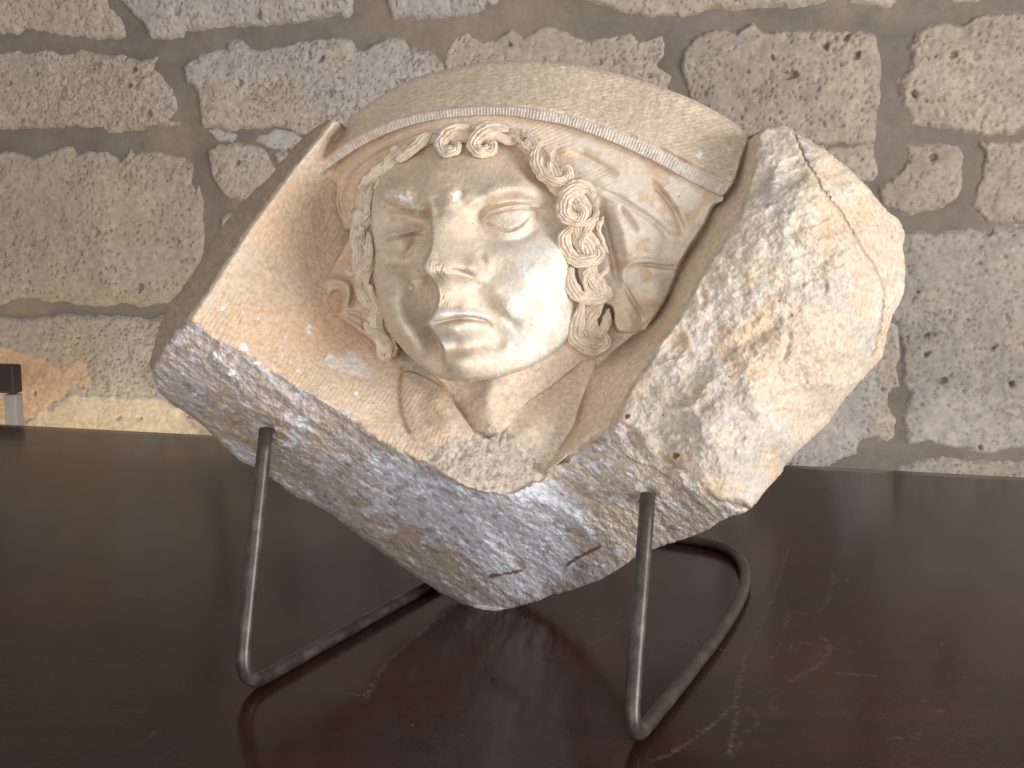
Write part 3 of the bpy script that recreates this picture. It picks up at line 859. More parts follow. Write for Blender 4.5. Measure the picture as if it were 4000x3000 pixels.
TV = np.ones(D.shape + (3,)) * tint(.70, .585, .455)
TV = mixc(TV, tint(.74, .66, .56), sstep(-.2, .4, n1 + (GX - 2400) / 700) * .8)
TV = mixc(TV, tint(.60, .455, .32), sstep(1750, 1500, GX + 60 * n2) * .8)
TV = mixc(TV, tint(.60, .40, .22), sstep(.25, .5, fbm(GX, GY, 60, 3, 491)) * .5)
for i, (x, y, r) in enumerate([(660, 655, 4), (1203, 493, 4), (525, 1200, 4), (485, 325, 4)]):
    splash(Z3([(x, y)])[0], r, tint(.35, .13, .05), TV, 130 + i)
TV = TV * (1 + .07 * n3 + .06 * n2)[..., None]


# ---------------------------------------------------------------- grids to meshes
def relief_mesh(name, DD, M, sd, T, mat, parent, skirt=None):
    M = M.copy()
    # keep quads fully inside
    q = M[:-1, :-1] & M[1:, :-1] & M[:-1, 1:] & M[1:, 1:]
    use = np.zeros_like(M)
    use[:-1, :-1] |= q; use[1:, :-1] |= q; use[:-1, 1:] |= q; use[1:, 1:] |= q
    idx = np.full(M.shape, -1, np.int64); idx[use] = np.arange(use.sum())
    X = GX.astype(float).copy(); Y = GY.astype(float).copy()
    # let the outermost ring follow the outline itself
    gyy, gxx = np.gradient(sd, STEP)
    ring = use & (sd > -STEP * 1.3)
    X[ring] -= (sd * gxx)[ring] * .9; Y[ring] -= (sd * gyy)[ring] * .9
    pts = ray_xyz(X[use], Y[use], DD[use])
    a, b, c, d = idx[:-1, :-1][q], idx[:-1, 1:][q], idx[1:, 1:][q], idx[1:, :-1][q]
    F = np.stack([a, d, c, b], -1)
    Tn = T[use]
    if skirt:
        # sides and back of the stone
        e = np.concatenate([F[:, [0, 1]], F[:, [1, 2]], F[:, [2, 3]], F[:, [3, 0]]])
        key = np.sort(e, 1); kk = key[:, 0] * (len(pts) + 1) + key[:, 1]
        u, inv, cnt = np.unique(kk, return_inverse=True, return_counts=True)
        be = e[cnt[inv] == 1]
        nxt = {int(p): int(r) for p, r in be}
        start = max(nxt, key=lambda k: 0)
        loops = []
        left = set(nxt)
        while left:
            s0 = next(iter(left)); lp_ = []
            k = s0
            while k in left:
                left.discard(k); lp_.append(k); k = nxt[k]
            loops.append(lp_)
        lp_ = max(loops, key=len)
        base = pts[lp_]
        cen, rings = skirt
        rows = [np.array(lp_)]
        off = len(pts)
        allp = [pts]; allT = [Tn]
        n = len(lp_)
        ang = np.arange(n)
        for k, (back, shrink) in enumerate(rings):
            tgt = np.array(cen)
            p = base * (1 - shrink) + np.stack([np.full(n, tgt[0]), base[:, 1], np.full(n, tgt[2])], -1) * shrink
            p[:, 1] = np.maximum(base[:, 1], base[:, 1] * .4 + tgt[1] * .6) * (1 - min(1, back * 6) * .0) + back
            jit = .006 * fbm(base[:, 0] * 1000 + base[:, 2] * 700, base[:, 2] * 1000 + k * 37., 30, 3, 555)
            p[:, 0] += np.abs(jit) * np.sign(tgt[0] - base[:, 0]); p[:, 2] += np.abs(jit) * np.sign(tgt[2] - base[:, 2])
            p[:, 2] = np.maximum(p[:, 2], .004)
            allp.append(p); allT.append(np.ones((n, 3)) * C_BROWN * 1.3)
            rows.append(np.arange(off, off + n)); off += n
        FF = [F]
        for r0, r1 in zip(rows[:-1], rows[1:]):
            FF.append(np.stack([r0, np.roll(r0, -1), np.roll(r1, -1), r1], -1)[:, ::-1])
        cpt = allp[-1].mean(0) + np.array([0, .01, 0])
        allp.append(cpt[None]); allT.append(np.ones((1, 3)) * C_BROWN)
        r1 = rows[-1]
        m2 = n // 2 * 2
        FF.append(np.array([(off, r1[(i + 2) % n], r1[i + 1], r1[i]) for i in range(0, m2, 2)])[:, ::-1])
        pts = np.concatenate(allp); Tn = np.concatenate(allT); F = np.concatenate(FF)
    return mesh_obj(name, pts, F, mat, parent, True, {'Tint': np.clip(Tn, 0.01, .9)})


TIP = on_table(1917, 2390)
frag = thing('carved_stone_fragment', 'broken cream marble block carved with a veiled curly-haired head, tilted on the metal stand', 'sculpture', tuple(TIP))
sB = sdf(GX, GY, crom(SIL, 5, True)) + (5.5 * fbm(GX, GY, 42, 3, 501) + 2.0 * fbm(GX, GY, 14, 2, 505)) * (1 - .7 * sstep(560, 480, GY) * (GX < 2900))
# arris rounding at the outline; the tip rests on the table, nothing sinks into it
D = np.where(GY > 1600, np.minimum(D, CAM_H / (SP + (np.maximum(GY, 1600) - 1500.0) / FPX * CP) * .999), D)
D += np.clip(1 + sB / 16.0, 0, 1) ** 2 * .008
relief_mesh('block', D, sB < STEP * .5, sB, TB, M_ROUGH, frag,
            skirt=((0.02, 1.10, .24), [(.01, .02), (.05, .06), (.10, .14), (.15, .26), (.19, .45), (.20, .75)]))
relief_mesh('veil', DV, MV & (DV < D + .012), sv, TV, M_CARVED, frag)
head = relief_mesh('head', DH, MH, sH, TH, M_CARVED, frag)

# ---------------------------------------------------------------- hair
HD = FULL([(1150, 300, .934), (1190, 370, .918), (1240, 440, .909), (1255, 520, .905), (1270, 580, .906), (1290, 640, .912), (1280, 720, .920), (1290, 755, .928), (1310, 700, .924), (1320, 600, .918), (1220, 560, .905), (1230, 650, .905),
           (870, 330, .958), (930, 300, .949), (1000, 285, .942), (1060, 290, .937), (1120, 300, .936), (900, 360, .943), (1000, 315, .935), (1080, 320, .933),
           (830, 370, .965), (785, 440, .962), (775, 480, .957), (770, 560, .952), (780, 580, .950), (755, 620, .957), (790, 660, .947), (830, 740, .940), (745, 470, .975), (810, 600, .945)])
HDn = np.array(HD)


def hair_depth(x, y): return tps(np.asarray(x, float), np.asarray(y, float), HD, 1e-2)


def spiral(p, c, turns, dirn, k=22):
    r0 = math.hypot(p[0] - c[0], p[1] - c[1]); a0 = math.atan2(p[1] - c[1], p[0] - c[0])
    return [(c[0] + r0 * (1 - .88 * t) * math.cos(a0 + dirn * turns * 2 * math.pi * t),
             c[1] + r0 * (1 - .88 * t) * math.sin(a0 + dirn * turns * 2 * math.pi * t)) for t in np.linspace(0, 1, k)[1:]]


def carved_body(pts, w, ng, lift, hfac=.38, groove=.5):
    """tapered half-round following a line in image coordinates, with furrows along it"""
    NT, NB = 27, 5
    NR = NT + NB
    uu = np.concatenate([np.linspace(-1, 1, NT), np.linspace(1, -1, NB + 2)[1:-1]])
    up_ = np.arange(NR) < NT
    m = len(pts)
    k = np.linspace(0, 1, m)
    tg = np.gradient(pts, axis=0); tg /= np.linalg.norm(tg, axis=1)[:, None] + 1e-9
    nm = np.stack([-tg[:, 1], tg[:, 0]], -1)
    ph = rng.uniform(0, 6.28)
    V_ = []
    for i in range(m):
        lat = uu * w[i] / 2
        gr = np.abs(np.sin((uu + .16 * math.sin(7 * k[i] + ph)) * np.pi * ng / 2 + (np.pi / 2 if ng % 2 == 0 else 0))) ** .85
        hh = np.where(up_, 1, -1) * np.sqrt(np.clip(1 - uu ** 2, 0, 1)) * w[i] * hfac * np.where(up_, 1 - groove + groove * gr, 1)
        V_.append(np.concatenate([pts[i] + nm[i] * lat[:, None], hh[:, None]], 1))
    V_ = np.concatenate(V_)
    dd = hair_depth(np.repeat(pts[:, 0], NR), np.repeat(pts[:, 1], NR))
    arch = np.repeat(.25 + .75 * np.sin(np.pi * np.clip(k * .85 + .1, 0, 1)), NR)
    dep = dd - V_[:, 2] * dd / FPX - lift * arch - .0012 * rng.uniform(0, 1)
    dep -= .0004 * fbm(V_[:, 0], V_[:, 1], 9, 2, 77)
    xyz = ray_xyz(V_[:, 0], V_[:, 1], dep)
    F_ = [(i * NR + j, i * NR + (j + 1) % NR, (i + 1) * NR + (j + 1) % NR, (i + 1) * NR + j) for i in range(m - 1) for j in range(NR)]
    for e in (0, (m - 1) * NR):
        F_ += [(e + j, e + j + 1, e + NR - 1, e + NR - 1 - 1) for j in range(0, NT - 1, 2)]
    return xyz, np.array(F_)


def hair_mesh(name, parts, parent):
    v, f = merge(parts)
    hv = fbm(v[:, 0] * 4000, v[:, 2] * 4000, 40, 3, 611); h2 = fbm(v[:, 0] * 4000, v[:, 2] * 4000, 16, 3, 621)
    v = v + np.stack([.0012 * h2, .0018 * hv, .0012 * fbm(v[:, 0] * 4000, v[:, 2] * 4000, 14, 2, 631)], -1)
    tn = np.ones((len(v), 3)) * tint(.68, .575, .45) * (1 + .12 * hv)[:, None]
    tn = mixc(tn, tint(.47, .345, .22), sstep(.0, .5, h2 + .4 * hv) * .6)
    return mesh_obj(name, v, f, M_CARVED, parent, True, {'Tint': tn})


hm_parts = []
for path, w in [(Z3([(90, 90), (190, 190), (280, 330), (400, 470), (480, 600), (490, 760), (550, 900), (560, 1060), (610, 1200), (560, 1380), (585, 1540)]), 92),
                (Z4([(420, 960), (560, 860), (740, 850), (950, 850), (1180, 860)]), 52),
                (Z1([(640, 270), (600, 300), (530, 380), (450, 480), (440, 600), (420, 740), (440, 880), (445, 1000), (500, 1120), (530, 1240), (575, 1350)]), 76)]:
    c = crom(path, 10)
    k = np.linspace(0, 1, len(c))
    nn_ = np.gradient(c, axis=0); nn_ = np.stack([-nn_[:, 1], nn_[:, 0]], -1); nn_ /= np.linalg.norm(nn_, axis=1)[:, None]
    c = c + nn_ * (6 * np.sin(k * 30))[:, None]
    ww = w * (.5 + .5 * np.sin(np.pi * np.clip(k, .06, .94)) ** .5) * (1 + .14 * np.sin(k * 34 + 1))
    hm_parts.append(carved_body(c, ww, 7, -.0035, .34, .42))
hair = hair_mesh('hair', hm_parts, frag)


def lock(specs, lift=1.0):
    parts = []
    for conv, stem, sc, n, w0, w1 in specs:
        fac = {'Z3': 1.8433, 'Z4': 1.58, 'Z6': 3.6867, 'Z7': 3.6867, 'Z1': 1.3825}[conv.__name__]
        pts = crom(conv(stem), 7)
        if sc:
            (cx, cy), turns, dirn = sc
            pts = np.concatenate([pts, spiral(pts[-1], conv([(cx, cy)])[0], turns, dirn)])
        k = np.linspace(0, 1, len(pts))
        w = (w0 + (max(w1, .42 * w0) - w0) * k) / fac * 1.22
        w = w * (.35 + .65 * sstep(0, .22, k)) * (.35 + .65 * sstep(1.0, .86, k)) * (1 + .12 * vnoise(k * 6, k * 0, n))
        parts.append(carved_body(pts, w, n, .0026 * lift))
    return hair_mesh('hair_lock', parts, hair)


LOCKS = [
    [(Z4, [(1090, 800), (1140, 808), (1195, 830), (1245, 862)], ((1222, 892), .85, 1), 3, 46, 16), (Z4, [(1105, 835), (1150, 875), (1190, 915), (1235, 945)], None, 2, 30, 14)],
    [(Z3, [(215, 85), (178, 170), (180, 260), (232, 350), (312, 392), (400, 372)], ((368, 318), .5, -1), 4, 96, 48), (Z3, [(315, 100), (285, 190), (270, 280), (290, 330)], None, 2, 44, 22)],
    [(Z3, [(600, 510), (550, 440), (470, 430), (400, 480), (370, 560), (395, 640), (470, 665)], ((455, 590), .5, -1), 5, 118, 66), (Z3, [(610, 560), (600, 640), (540, 690), (460, 700)], None, 3, 50, 30)],
    [(Z3, [(430, 690), (375, 790), (395, 890), (480, 955), (590, 950)], ((592, 890), .5, -1), 4, 112, 56), (Z3, [(600, 670), (545, 740), (500, 820), (515, 900)], None, 3, 60, 28), (Z3, [(660, 640), (620, 720), (650, 800), (690, 900)], None, 2, 40, 24)],
    [(Z3, [(430, 1000), (420, 1105), (470, 1198), (570, 1238), (675, 1220)], ((655, 1170), .45, -1), 4, 98, 50), (Z3, [(560, 1000), (520, 1085), (540, 1165), (605, 1205)], None, 2, 46, 24), (Z3, [(700, 1000), (640, 1065), (600, 1130)], None, 2, 44, 22)],
    [(Z3, [(510, 1255), (482, 1370), (455, 1480), (500, 1555), (595, 1585), (670, 1545)], ((610, 1530), .4, -1), 4, 112, 84), (Z3, [(650, 1265), (580, 1360), (510, 1450), (540, 1530)], None, 3, 76, 46), (Z3, [(690, 1300), (680, 1400), (640, 1480), (600, 1530)], None, 3, 60, 50)],
    [(Z4, [(612, 822), (520, 895), (392, 998)], None, 3, 66, 60), (Z4, [(500, 860), (420, 930), (365, 985)], None, 2, 24, 20)],
    [(Z4, [(850, 790), (770, 795), (700, 830), (668, 890), (700, 935), (760, 925)], ((745, 895), .22, -1), 4, 92, 50)],
    [(Z4, [(1085, 795), (1000, 790), (915, 820), (868, 885), (905, 935), (975, 925)], ((955, 895), .25, -1), 4, 98, 54)],
    [(Z6, [(1130, 20), (1115, 130), (1100, 280)], None, 2, 70, 30), (Z6, [(1030, 330), (1010, 420), (960, 520)], None, 2, 60, 50)],
    [(Z6, [(900, 320), (830, 410), (795, 530), (805, 650), (790, 770), (720, 880), (645, 890), (635, 810), (695, 740)], None, 3, 130, 70), (Z6, [(930, 420), (890, 600), (860, 770), (850, 890), (740, 950)], None, 2, 90, 60)],
    [(Z6, [(790, 1050), (745, 1180), (730, 1310), (735, 1450), (715, 1600), (655, 1700), (590, 1665), (585, 1560)], None, 4, 190, 70), (Z6, [(890, 1130), (880, 1310), (880, 1500), (855, 1650), (750, 1735)], None, 3, 120, 70)],
    [(Z7, [(760, 320), (765, 480), (845, 610), (905, 710), (890, 810), (845, 765)], None, 3, 130, 46), (Z7, [(900, 400), (930, 560), (960, 700)], None, 2, 80, 50)],
    [(Z7, [(800, 780), (855, 880), (960, 920)], None, 2, 80, 40), (Z7, [(835, 940), (905, 1060), (1050, 1130), (1180, 1200)], None, 3, 110, 60)],
    [(Z7, [(1020, 1270), (1055, 1410), (1130, 1475), (1190, 1400), (1180, 1250)], None, 2, 80, 60)],
]
for L_ in LOCKS:
    lock(L_)
# ================================================================== table
EL = on_table(0, 1646); ER = on_table(4000, 1850)
edir = (ER - EL); edir /= np.linalg.norm(edir)                       # along the back edge, to the right
enrm = np.array([-edir[1], edir[0], 0.0])                            # away from the camera
TMID = (EL + ER) / 2


def table_mat():
    m, nt, b = mat_new('dark_varnished_wood')
    tc = N(nt, 'ShaderNodeTexCoord')
    mp = N(nt, 'ShaderNodeMapping')
    mp.inputs['Scale'].default_value = (0.9, 9.0, 1.0)
    mp.inputs['Rotation'].default_value = (0, 0, 0)
    nt.links.new(tc.outputs['Object'], mp.inputs[0])
    nz = N(nt, 'ShaderNodeTexNoise'); nz.inputs['Scale'].default_value = 4.0; nz.inputs['Detail'].default_value = 8
    nt.links.new(mp.outputs[0], nz.inputs['Vector'])
    rp = N(nt, 'ShaderNodeValToRGB')
    rp.color_ramp.elements[0].position = .3; rp.color_ramp.elements[0].color = (.015, .0062, .0036, 1)
    rp.color_ramp.elements[1].position = .75; rp.color_ramp.elements[1].color = (.036, .0130, .0066, 1)
    nt.links.new(nz.outputs['Fac'], rp.inputs[0])
    # reddish worn areas
    big = N(nt, 'ShaderNodeTexNoise'); big.inputs['Scale'].default_value = 1.6; big.inputs['Detail'].default_value = 3
    nt.links.new(tc.outputs['Object'], big.inputs['Vector'])
    r2 = N(nt, 'ShaderNodeMapRange'); r2.inputs['From Min'].default_value = .45; r2.inputs['From Max'].default_value = .66
    nt.links.new(big.outputs['Fac'], r2.inputs['Value'])
    mx = N(nt, 'ShaderNodeMix', data_type='RGBA'); nt.links.new(r2.outputs[0], mx.inputs[0])
    nt.links.new(rp.outputs[0], mx.inputs[6]); mx.inputs[7].default_value = (.046, .0145, .0060, 1)
    # dust and scratches
    at = N(nt, 'ShaderNodeAttribute', attribute_name='Dust')
    fine = N(nt, 'ShaderNodeTexNoise'); fine.inputs['Scale'].default_value = 260; fine.inputs['Detail'].default_value = 4
    nt.links.new(tc.outputs['Object'], fine.inputs['Vector'])
    r3 = N(nt, 'ShaderNodeMapRange'); r3.inputs['From Min'].default_value = .35; r3.inputs['From Max'].default_value = .65
    nt.links.new(fine.outputs['Fac'], r3.inputs['Value'])
    mu = N(nt, 'ShaderNodeMath', operation='MULTIPLY')
    nt.links.new(at.outputs['Fac'], mu.inputs[0]); nt.links.new(r3.outputs[0], mu.inputs[1])
    dm = N(nt, 'ShaderNodeMix', data_type='RGBA'); nt.links.new(mu.outputs[0], dm.inputs[0])
    nt.links.new(mx.outputs[2], dm.inputs[6]); dm.inputs[7].default_value = (.34, .28, .24, 1)
    nt.links.new(dm.outputs[2], b.inputs['Base Color'])
    # uneven gloss
    gl = noise_node(nt, 7, 6, .6)
    gr = N(nt, 'ShaderNodeMapRange'); gr.inputs['To Min'].default_value = .09; gr.inputs['To Max'].default_value = .24
    nt.links.new(gl.outputs['Fac'], gr.inputs['Value'])
    ad = N(nt, 'ShaderNodeMath', operation='MULTIPLY_ADD'); nt.links.new(mu.outputs[0], ad.inputs[0]); ad.inputs[1].default_value = .5
    nt.links.new(gr.outputs[0], ad.inputs[2])
    nt.links.new(ad.outputs[0], b.inputs['Roughness'])
    b.inputs['Specular IOR Level'].default_value = .24
    wv = noise_node(nt, 9, 3, .5)
    bp = N(nt, 'ShaderNodeBump'); bp.inputs['Strength'].default_value = .06; bp.inputs['Distance'].default_value = .004
    nt.links.new(wv.outputs['Fac'], bp.inputs['Height']); nt.links.new(bp.outputs[0], b.inputs['Normal'])
    return m


M_TABLE = table_mat()
table = thing('wooden_table', 'dark red-brown varnished wooden table top under the carved stone', 'table', (float(TMID[0]), float(TMID[1]), -.74))
# table axes: s along the back edge, t towards the camera
def dens(a, b, d0, d1, step, coarse):
    out = list(np.arange(a, d0, coarse)) + list(np.arange(d0, d1, step)) + list(np.arange(d1, b + 1e-6, coarse))
    if out[-1] < b: out.append(b)
    return np.array(sorted(set(np.round(out, 5))))
ss = dens(-1.75, 1.75, -.10, .86, .0018, .05)
ts = dens(0.0, 1.29, .50, 1.16, .0019, .03)
ts = ts[ts > .004]
TS, TT = np.meshgrid(ss, ts)
PX = TMID[0] + TS * edir[0] - TT * enrm[0]
PY = TMID[1] + TS * edir[1] - TT * enrm[1]
dust = np.zeros_like(PX)


def scratch(conv, pts, w, a, seed=0, wob=.6):
    global dust
    q = conv(pts)
    c = crom([on_table(p[0], p[1])[:2] for p in q], 6)
    x0, y0 = c.min(0) - w * 5; x1, y1 = c.max(0) + w * 5
    m = (PX > x0) & (PX < x1) & (PY > y0) & (PY < y1)
    X, Y = PX[m], PY[m]
    d, t, _ = poly_dist(X, Y, c)
    d = d + w * wob * fbm(X * 1000, Y * 1000, 14, 3, 700 + seed)
    k = np.exp(-(np.maximum(d, 0) / w) ** 2) * a * (.55 + .45 * fbm(X * 1000, Y * 1000, 20, 3, 720 + seed)) * np.clip(np.minimum(t, 1 - t) * 8 + .2, 0, 1)
    dust[m] = np.maximum(dust[m], k)


SCR = [
    (T7, [(1215, 330), (1180, 420), (1150, 520), (1110, 620), (1060, 740), (1010, 830), (990, 930), (980, 1020)], .0040, .50),
    (T7, [(990, 900), (975, 1000), (965, 1120), (950, 1200), (940, 1310)], .0040, .75),
    (T7, [(1390, 470), (1380, 560), (1330, 650), (1250, 660), (1200, 650), (1180, 720), (1160, 770)], .0060, .40),
    (T7, [(1340, 520), (1370, 500), (1385, 470)], .0070, .30),
    (T7, [(980, 1030), (900, 1110), (800, 1190), (690, 1260), (580, 1310)], .0034, .75),
    (T7, [(990, 1010), (1080, 1000), (1180, 960), (1280, 910), (1350, 860), (1370, 800), (1330, 750)], .0046, .65),
    (T7, [(1200, 830), (1230, 790), (1290, 790), (1330, 820), (1290, 870), (1230, 880)], .0080, .35),
    (T7, [(1130, 1010), (1120, 1060), (1130, 1090), (1080, 1110)], .0080, .40),
    (T7, [(80, 630), (250, 660), (450, 700), (600, 740), (800, 790), (1000, 840)], .0020, .85),
    (T7, [(940, 760), (1070, 765), (1180, 775), (1330, 800), (1490, 830)], .0018, .55),
    (T7, [(1360, 900), (1440, 920), (1600, 930)], .0016, .60),
    (T7, [(320, 800), (360, 785), (410, 760)], .0030, .8), (T7, [(260, 795), (340, 770)], .0018, .5),
    (T7, [(90, 845), (130, 870), (145, 875)], .0022, .6), (T7, [(160, 850), (200, 840), (240, 860)], .0040, .4),
    (T7, [(1620, 1210), (1660, 1195), (1740, 1205), (1755, 1170)], .0026, .6), (T7, [(1770, 1030), (1790, 1040)], .0040, .7), (T7, [(1830, 1090), (1860, 1075)], .0040, .7),
    (T7, [(450, 600), (465, 640), (455, 660)], .0024, .45), (T7, [(600, 400), (660, 390), (720, 395)], .0030, .35),
    (T7, [(160, 610), (300, 690), (500, 715)], .0016, .5), (T7, [(1150, 830), (1080, 870), (1000, 880)], .0016, .5),
    (T7, [(1000, 1200), (960, 1250), (880, 1300)], .0024, .55), (T7, [(1020, 1060), (1060, 1130), (1000, 1180)], .0070, .35),
    (T6, [(1440, 1050), (1500, 1010), (1590, 1000), (1650, 900), (1760, 790), (1880, 690), (1990, 610)], .0045, .50),
    (T6, [(1500, 1010), (1610, 1008)], .0015, .9), (T6, [(1560, 1045), (1590, 1010), (1610, 960)], .0030, .7), (T6, [(1440, 1055), (1540, 1000), (1620, 950)], .0020, .5),
    (T6, [(670, 1160), (675, 1230)], .0040, .35), (T6, [(780, 960), (840, 955)], .0026, .35), (T6, [(200, 343), (225, 344)], .0030, .6), (T6, [(690, 1290), (800, 1200)], .0030, .22),
    (T6, [(1820, 980), (1860, 975), (1840, 995)], .0030, .3), (T6, [(1170, 1240), (1240, 1210)], .0016, .3)]
for i, (cv, p, w, a) in enumerate(SCR):
    scratch(cv, p, w * .62, a * .66, i, .4)
dust = np.clip(dust, 0, 1)
# a thin film of dust over everything
dust = np.maximum(dust, .03 + .03 * fbm(PX * 1000, PY * 1000, 160, 3, 760))
# specks
rr = np.random.RandomState(4)
for k in range(30):
    i = rr.randint(0, PX.shape[0]); j = rr.randint(0, PX.shape[1])
    dust[max(0, i - 0):i + 1, max(0, j):j + 1] = .8
nI, nJ = PX.shape
top = np.stack([PX, PY, np.zeros_like(PX)], -1).reshape(-1, 3)
ii = np.arange(nI * nJ).reshape(nI, nJ)
Fq = np.stack([ii[:-1, :-1], ii[1:, :-1], ii[1:, 1:], ii[:-1, 1:]], -1).reshape(-1, 4)
# rim: rounded edge and underside
per = np.concatenate([ii[0, :], ii[1:, -1], ii[-1, -2::-1], ii[-2:0:-1, 0]])
pc = top[per]; cc = top.mean(0)
out = pc - cc; s1 = out @ edir; t1 = out @ enrm
sgn = np.stack([np.sign(s1) * (np.abs(s1) > 1.74), np.sign(t1) * ((np.abs(t1) > (np.abs(t1).max() - 1e-4)))], -1)
odir = sgn[:, :1] * edir + sgn[:, 1:] * enrm
rows = [per]; pts = [top]; off = len(top); FF = [Fq]
for (o_, z_) in [(.003, -.0008), (.0045, -.004), (.0045, -.034), (.0, -.036), (-.3, -.036)]:
    pts.append(pc + odir * o_ + np.array([0, 0, z_])); rows.append(np.arange(off, off + len(per))); off += len(per)
for r0, r1 in zip(rows[:-1], rows[1:]):
    FF.append(np.stack([r0, np.roll(r0, -1), np.roll(r1, -1), r1], -1))
tv = np.concatenate(pts)
tt_obj = mesh_obj('tabletop', tv, np.concatenate(FF), M_TABLE, table, True, {'Dust': np.concatenate([dust.ravel(), np.zeros(len(tv) - len(top))])})
for sx, ty in ((-1.6, .12), (1.6, .12), (-1.6, 1.17), (1.6, 1.17)):
    c = TMID + sx * edir - ty * enrm
    prof = [(.0, .03), (.05, .03), (.08, .036), (.14, .026), (.5, .034), (.58, .042), (.6, .036), (.7, .04), (.705, .04)]
    v, f = tube(np.array([[c[0], c[1], -.74 + h_] for h_, _ in prof]), np.array([r_ for _, r_ in prof]), 16)
    mesh_obj('leg', v, f, M_TABLE, table, True, {'Dust': np.zeros(len(v))})

# ================================================================== iron stand
def iron_mat():
    m, nt, b = mat_new('rusty_iron_bar')
    nz = noise_node(nt, 55, 8, .7)
    rp = N(nt, 'ShaderNodeValToRGB')
    rp.color_ramp.elements[0].position = .36; rp.color_ramp.elements[0].color = (.040, .031, .024, 1)
    rp.color_ramp.elements[1].position = .66; rp.color_ramp.elements[1].color = (.115, .094, .076, 1)
    e = rp.color_ramp.elements.new(.5); e.color = (.062, .050, .040, 1)
    nt.links.new(nz.outputs['Fac'], rp.inputs[0]); nt.links.new(rp.outputs[0], b.inputs['Base Color'])
    b.inputs['Metallic'].default_value = .25
    b.inputs['Roughness'].default_value = .36
    n2_ = noise_node(nt, 420, 5, .7)
    bp = N(nt, 'ShaderNodeBump'); bp.inputs['Strength'].default_value = .16; bp.inputs['Distance'].default_value = .0006
    nt.links.new(n2_.outputs['Fac'], bp.inputs['Height']); nt.links.new(bp.outputs[0], b.inputs['Normal'])
    return m


M_IRON = iron_mat()
RR = .0059
FL = on_table(935, 2700, RR); FR = on_table(2458, 2915, RR)
stand = thing('display_stand', 'bent rusty iron bar stand holding the carved stone on the table', 'stand', (float((FL[0] + FR[0]) / 2), float((FL[1] + FR[1]) / 2), 0))


def smooth_bar(pts, rad=.03, n=8):
    """polyline with rounded corners"""
    pts = [np.array(p, float) for p in pts]
    out = [pts[0]]
    for a, b_, c in zip(pts[:-2], pts[1:-1], pts[2:]):
        d1 = (a - b_); l1 = np.linalg.norm(d1); d1 /= l1
        d2 = (c - b_); l2 = np.linalg.norm(d2); d2 /= l2
        r = min(rad if np.isscalar(rad) else rad, l1 * .45, l2 * .45)
        for k in range(n + 1):
            t = k / n
            out.append(b_ + d1 * r * (1 - t) ** 2 + d2 * r * t ** 2)
    out.append(pts[-1])
    # even spacing
    res = []
    for p, q in zip(out[:-1], out[1:]):
        m = max(1, int(np.linalg.norm(q - p) / .02))
        for k in range(m): res.append(p + (q - p) * k / m)
    res.append(out[-1])
    return np.array(res)


def dep_at(px, py, DD=None):
    DD = D if DD is None else DD
    return float(DD[int((py - gy[0]) / STEP), int((px - gx[0]) / STEP)])


BL = on_table(1900, 2159, RR); BR = on_table(2640, 2694, RR)
for (pin, foot, back, nm_) in ((PIN_L, FL, BL, 'left'), (PIN_R, FR, BR, 'right')):
    dpin = dep_at(*pin)
    fd = foot - np.array([0, 0, CAM_H]); fax = fd[1] * CP - fd[2] * SP
    dtop = dpin - .0085
    topp = ray_xyz(pin[0], pin[1] + 2, dtop)
    # straight upright with a sawn-off top, bend at the foot, runner going back on the table
    up = smooth_bar([topp, foot, back], .034)
    if nm_ == 'right':
        up = np.concatenate([up[:-1], crom([on_table(px, py, RR) for px, py in [(2640, 2694), (2700, 2617), (2814, 2469), (2893, 2335), (2911, 2245), (2888, 2182), (2835, 2142), (2740, 2116), (2600, 2096), (2420, 2068)]], 10)])
    up = np.concatenate([up[:1], up[:1] + (up[1:2] - up[:1]) * .02, up[1:]])
    radii = np.full(len(up), RR); radii[0] *= .93
    v, f = tube(up, radii, 18)
    ub = mesh_obj('upright_bar', v, f, M_IRON, stand, True)
    # thin peg from the back of the bar into the hole in the stone
    st_ = topp + (foot - topp) * .055
    v, f = tube(np.stack([st_ + np.array([0, RR * .3, 0]), st_ + np.array([-.001, .03, .0]), st_ + np.array([-.002, .06, .0])]), RR * .62, 12)
    mesh_obj('peg', v, f, M_IRON, ub, True)
base = crom([on_table(px, py, RR) for px, py in [(1900, 2159), (2010, 2094), (2080, 2048), (2160, 2032), (2300, 2049), (2420, 2068)]], 10)
v, f = tube(base, RR, 16)
mesh_obj('base_bar', v, f, M_IRON, stand, True)

# ================================================================== wall behind
WGAP = .42
W0 = TMID + enrm * WGAP
WN = -enrm                                                           # towards the camera
M_POST = None


def wall_uv(px, py):
    p = on_plane(px, py, W0, WN)
    return ((p - W0) @ edir, p[..., 2])


def wall_xyz(s_, z_, h_):
    return W0 + np.asarray(s_)[..., None] * edir + np.asarray(h_)[..., None] * WN + np.stack([0 * s_, 0 * s_, z_ - W0[2]], -1)


wall = thing('stone_wall', 'old wall of porous pale stone blocks set in grey mortar behind the table', 'wall', (float(W0[0]), float(W0[1]), -.74))
C_ST = tint(.47, .40, .328); C_STG = tint(.475, .425, .38); C_STY = tint(.50, .415, .31); C_MO = tint(.235, .20, .165)


def wgrid(poly, step, pad=.03):
    a = np.array(poly)
    s_ = np.arange(a[:, 0].min() - pad, a[:, 0].max() + pad, step); z_ = np.arange(a[:, 1].min() - pad, a[:, 1].max() + pad, step)
    return np.meshgrid(s_, z_)


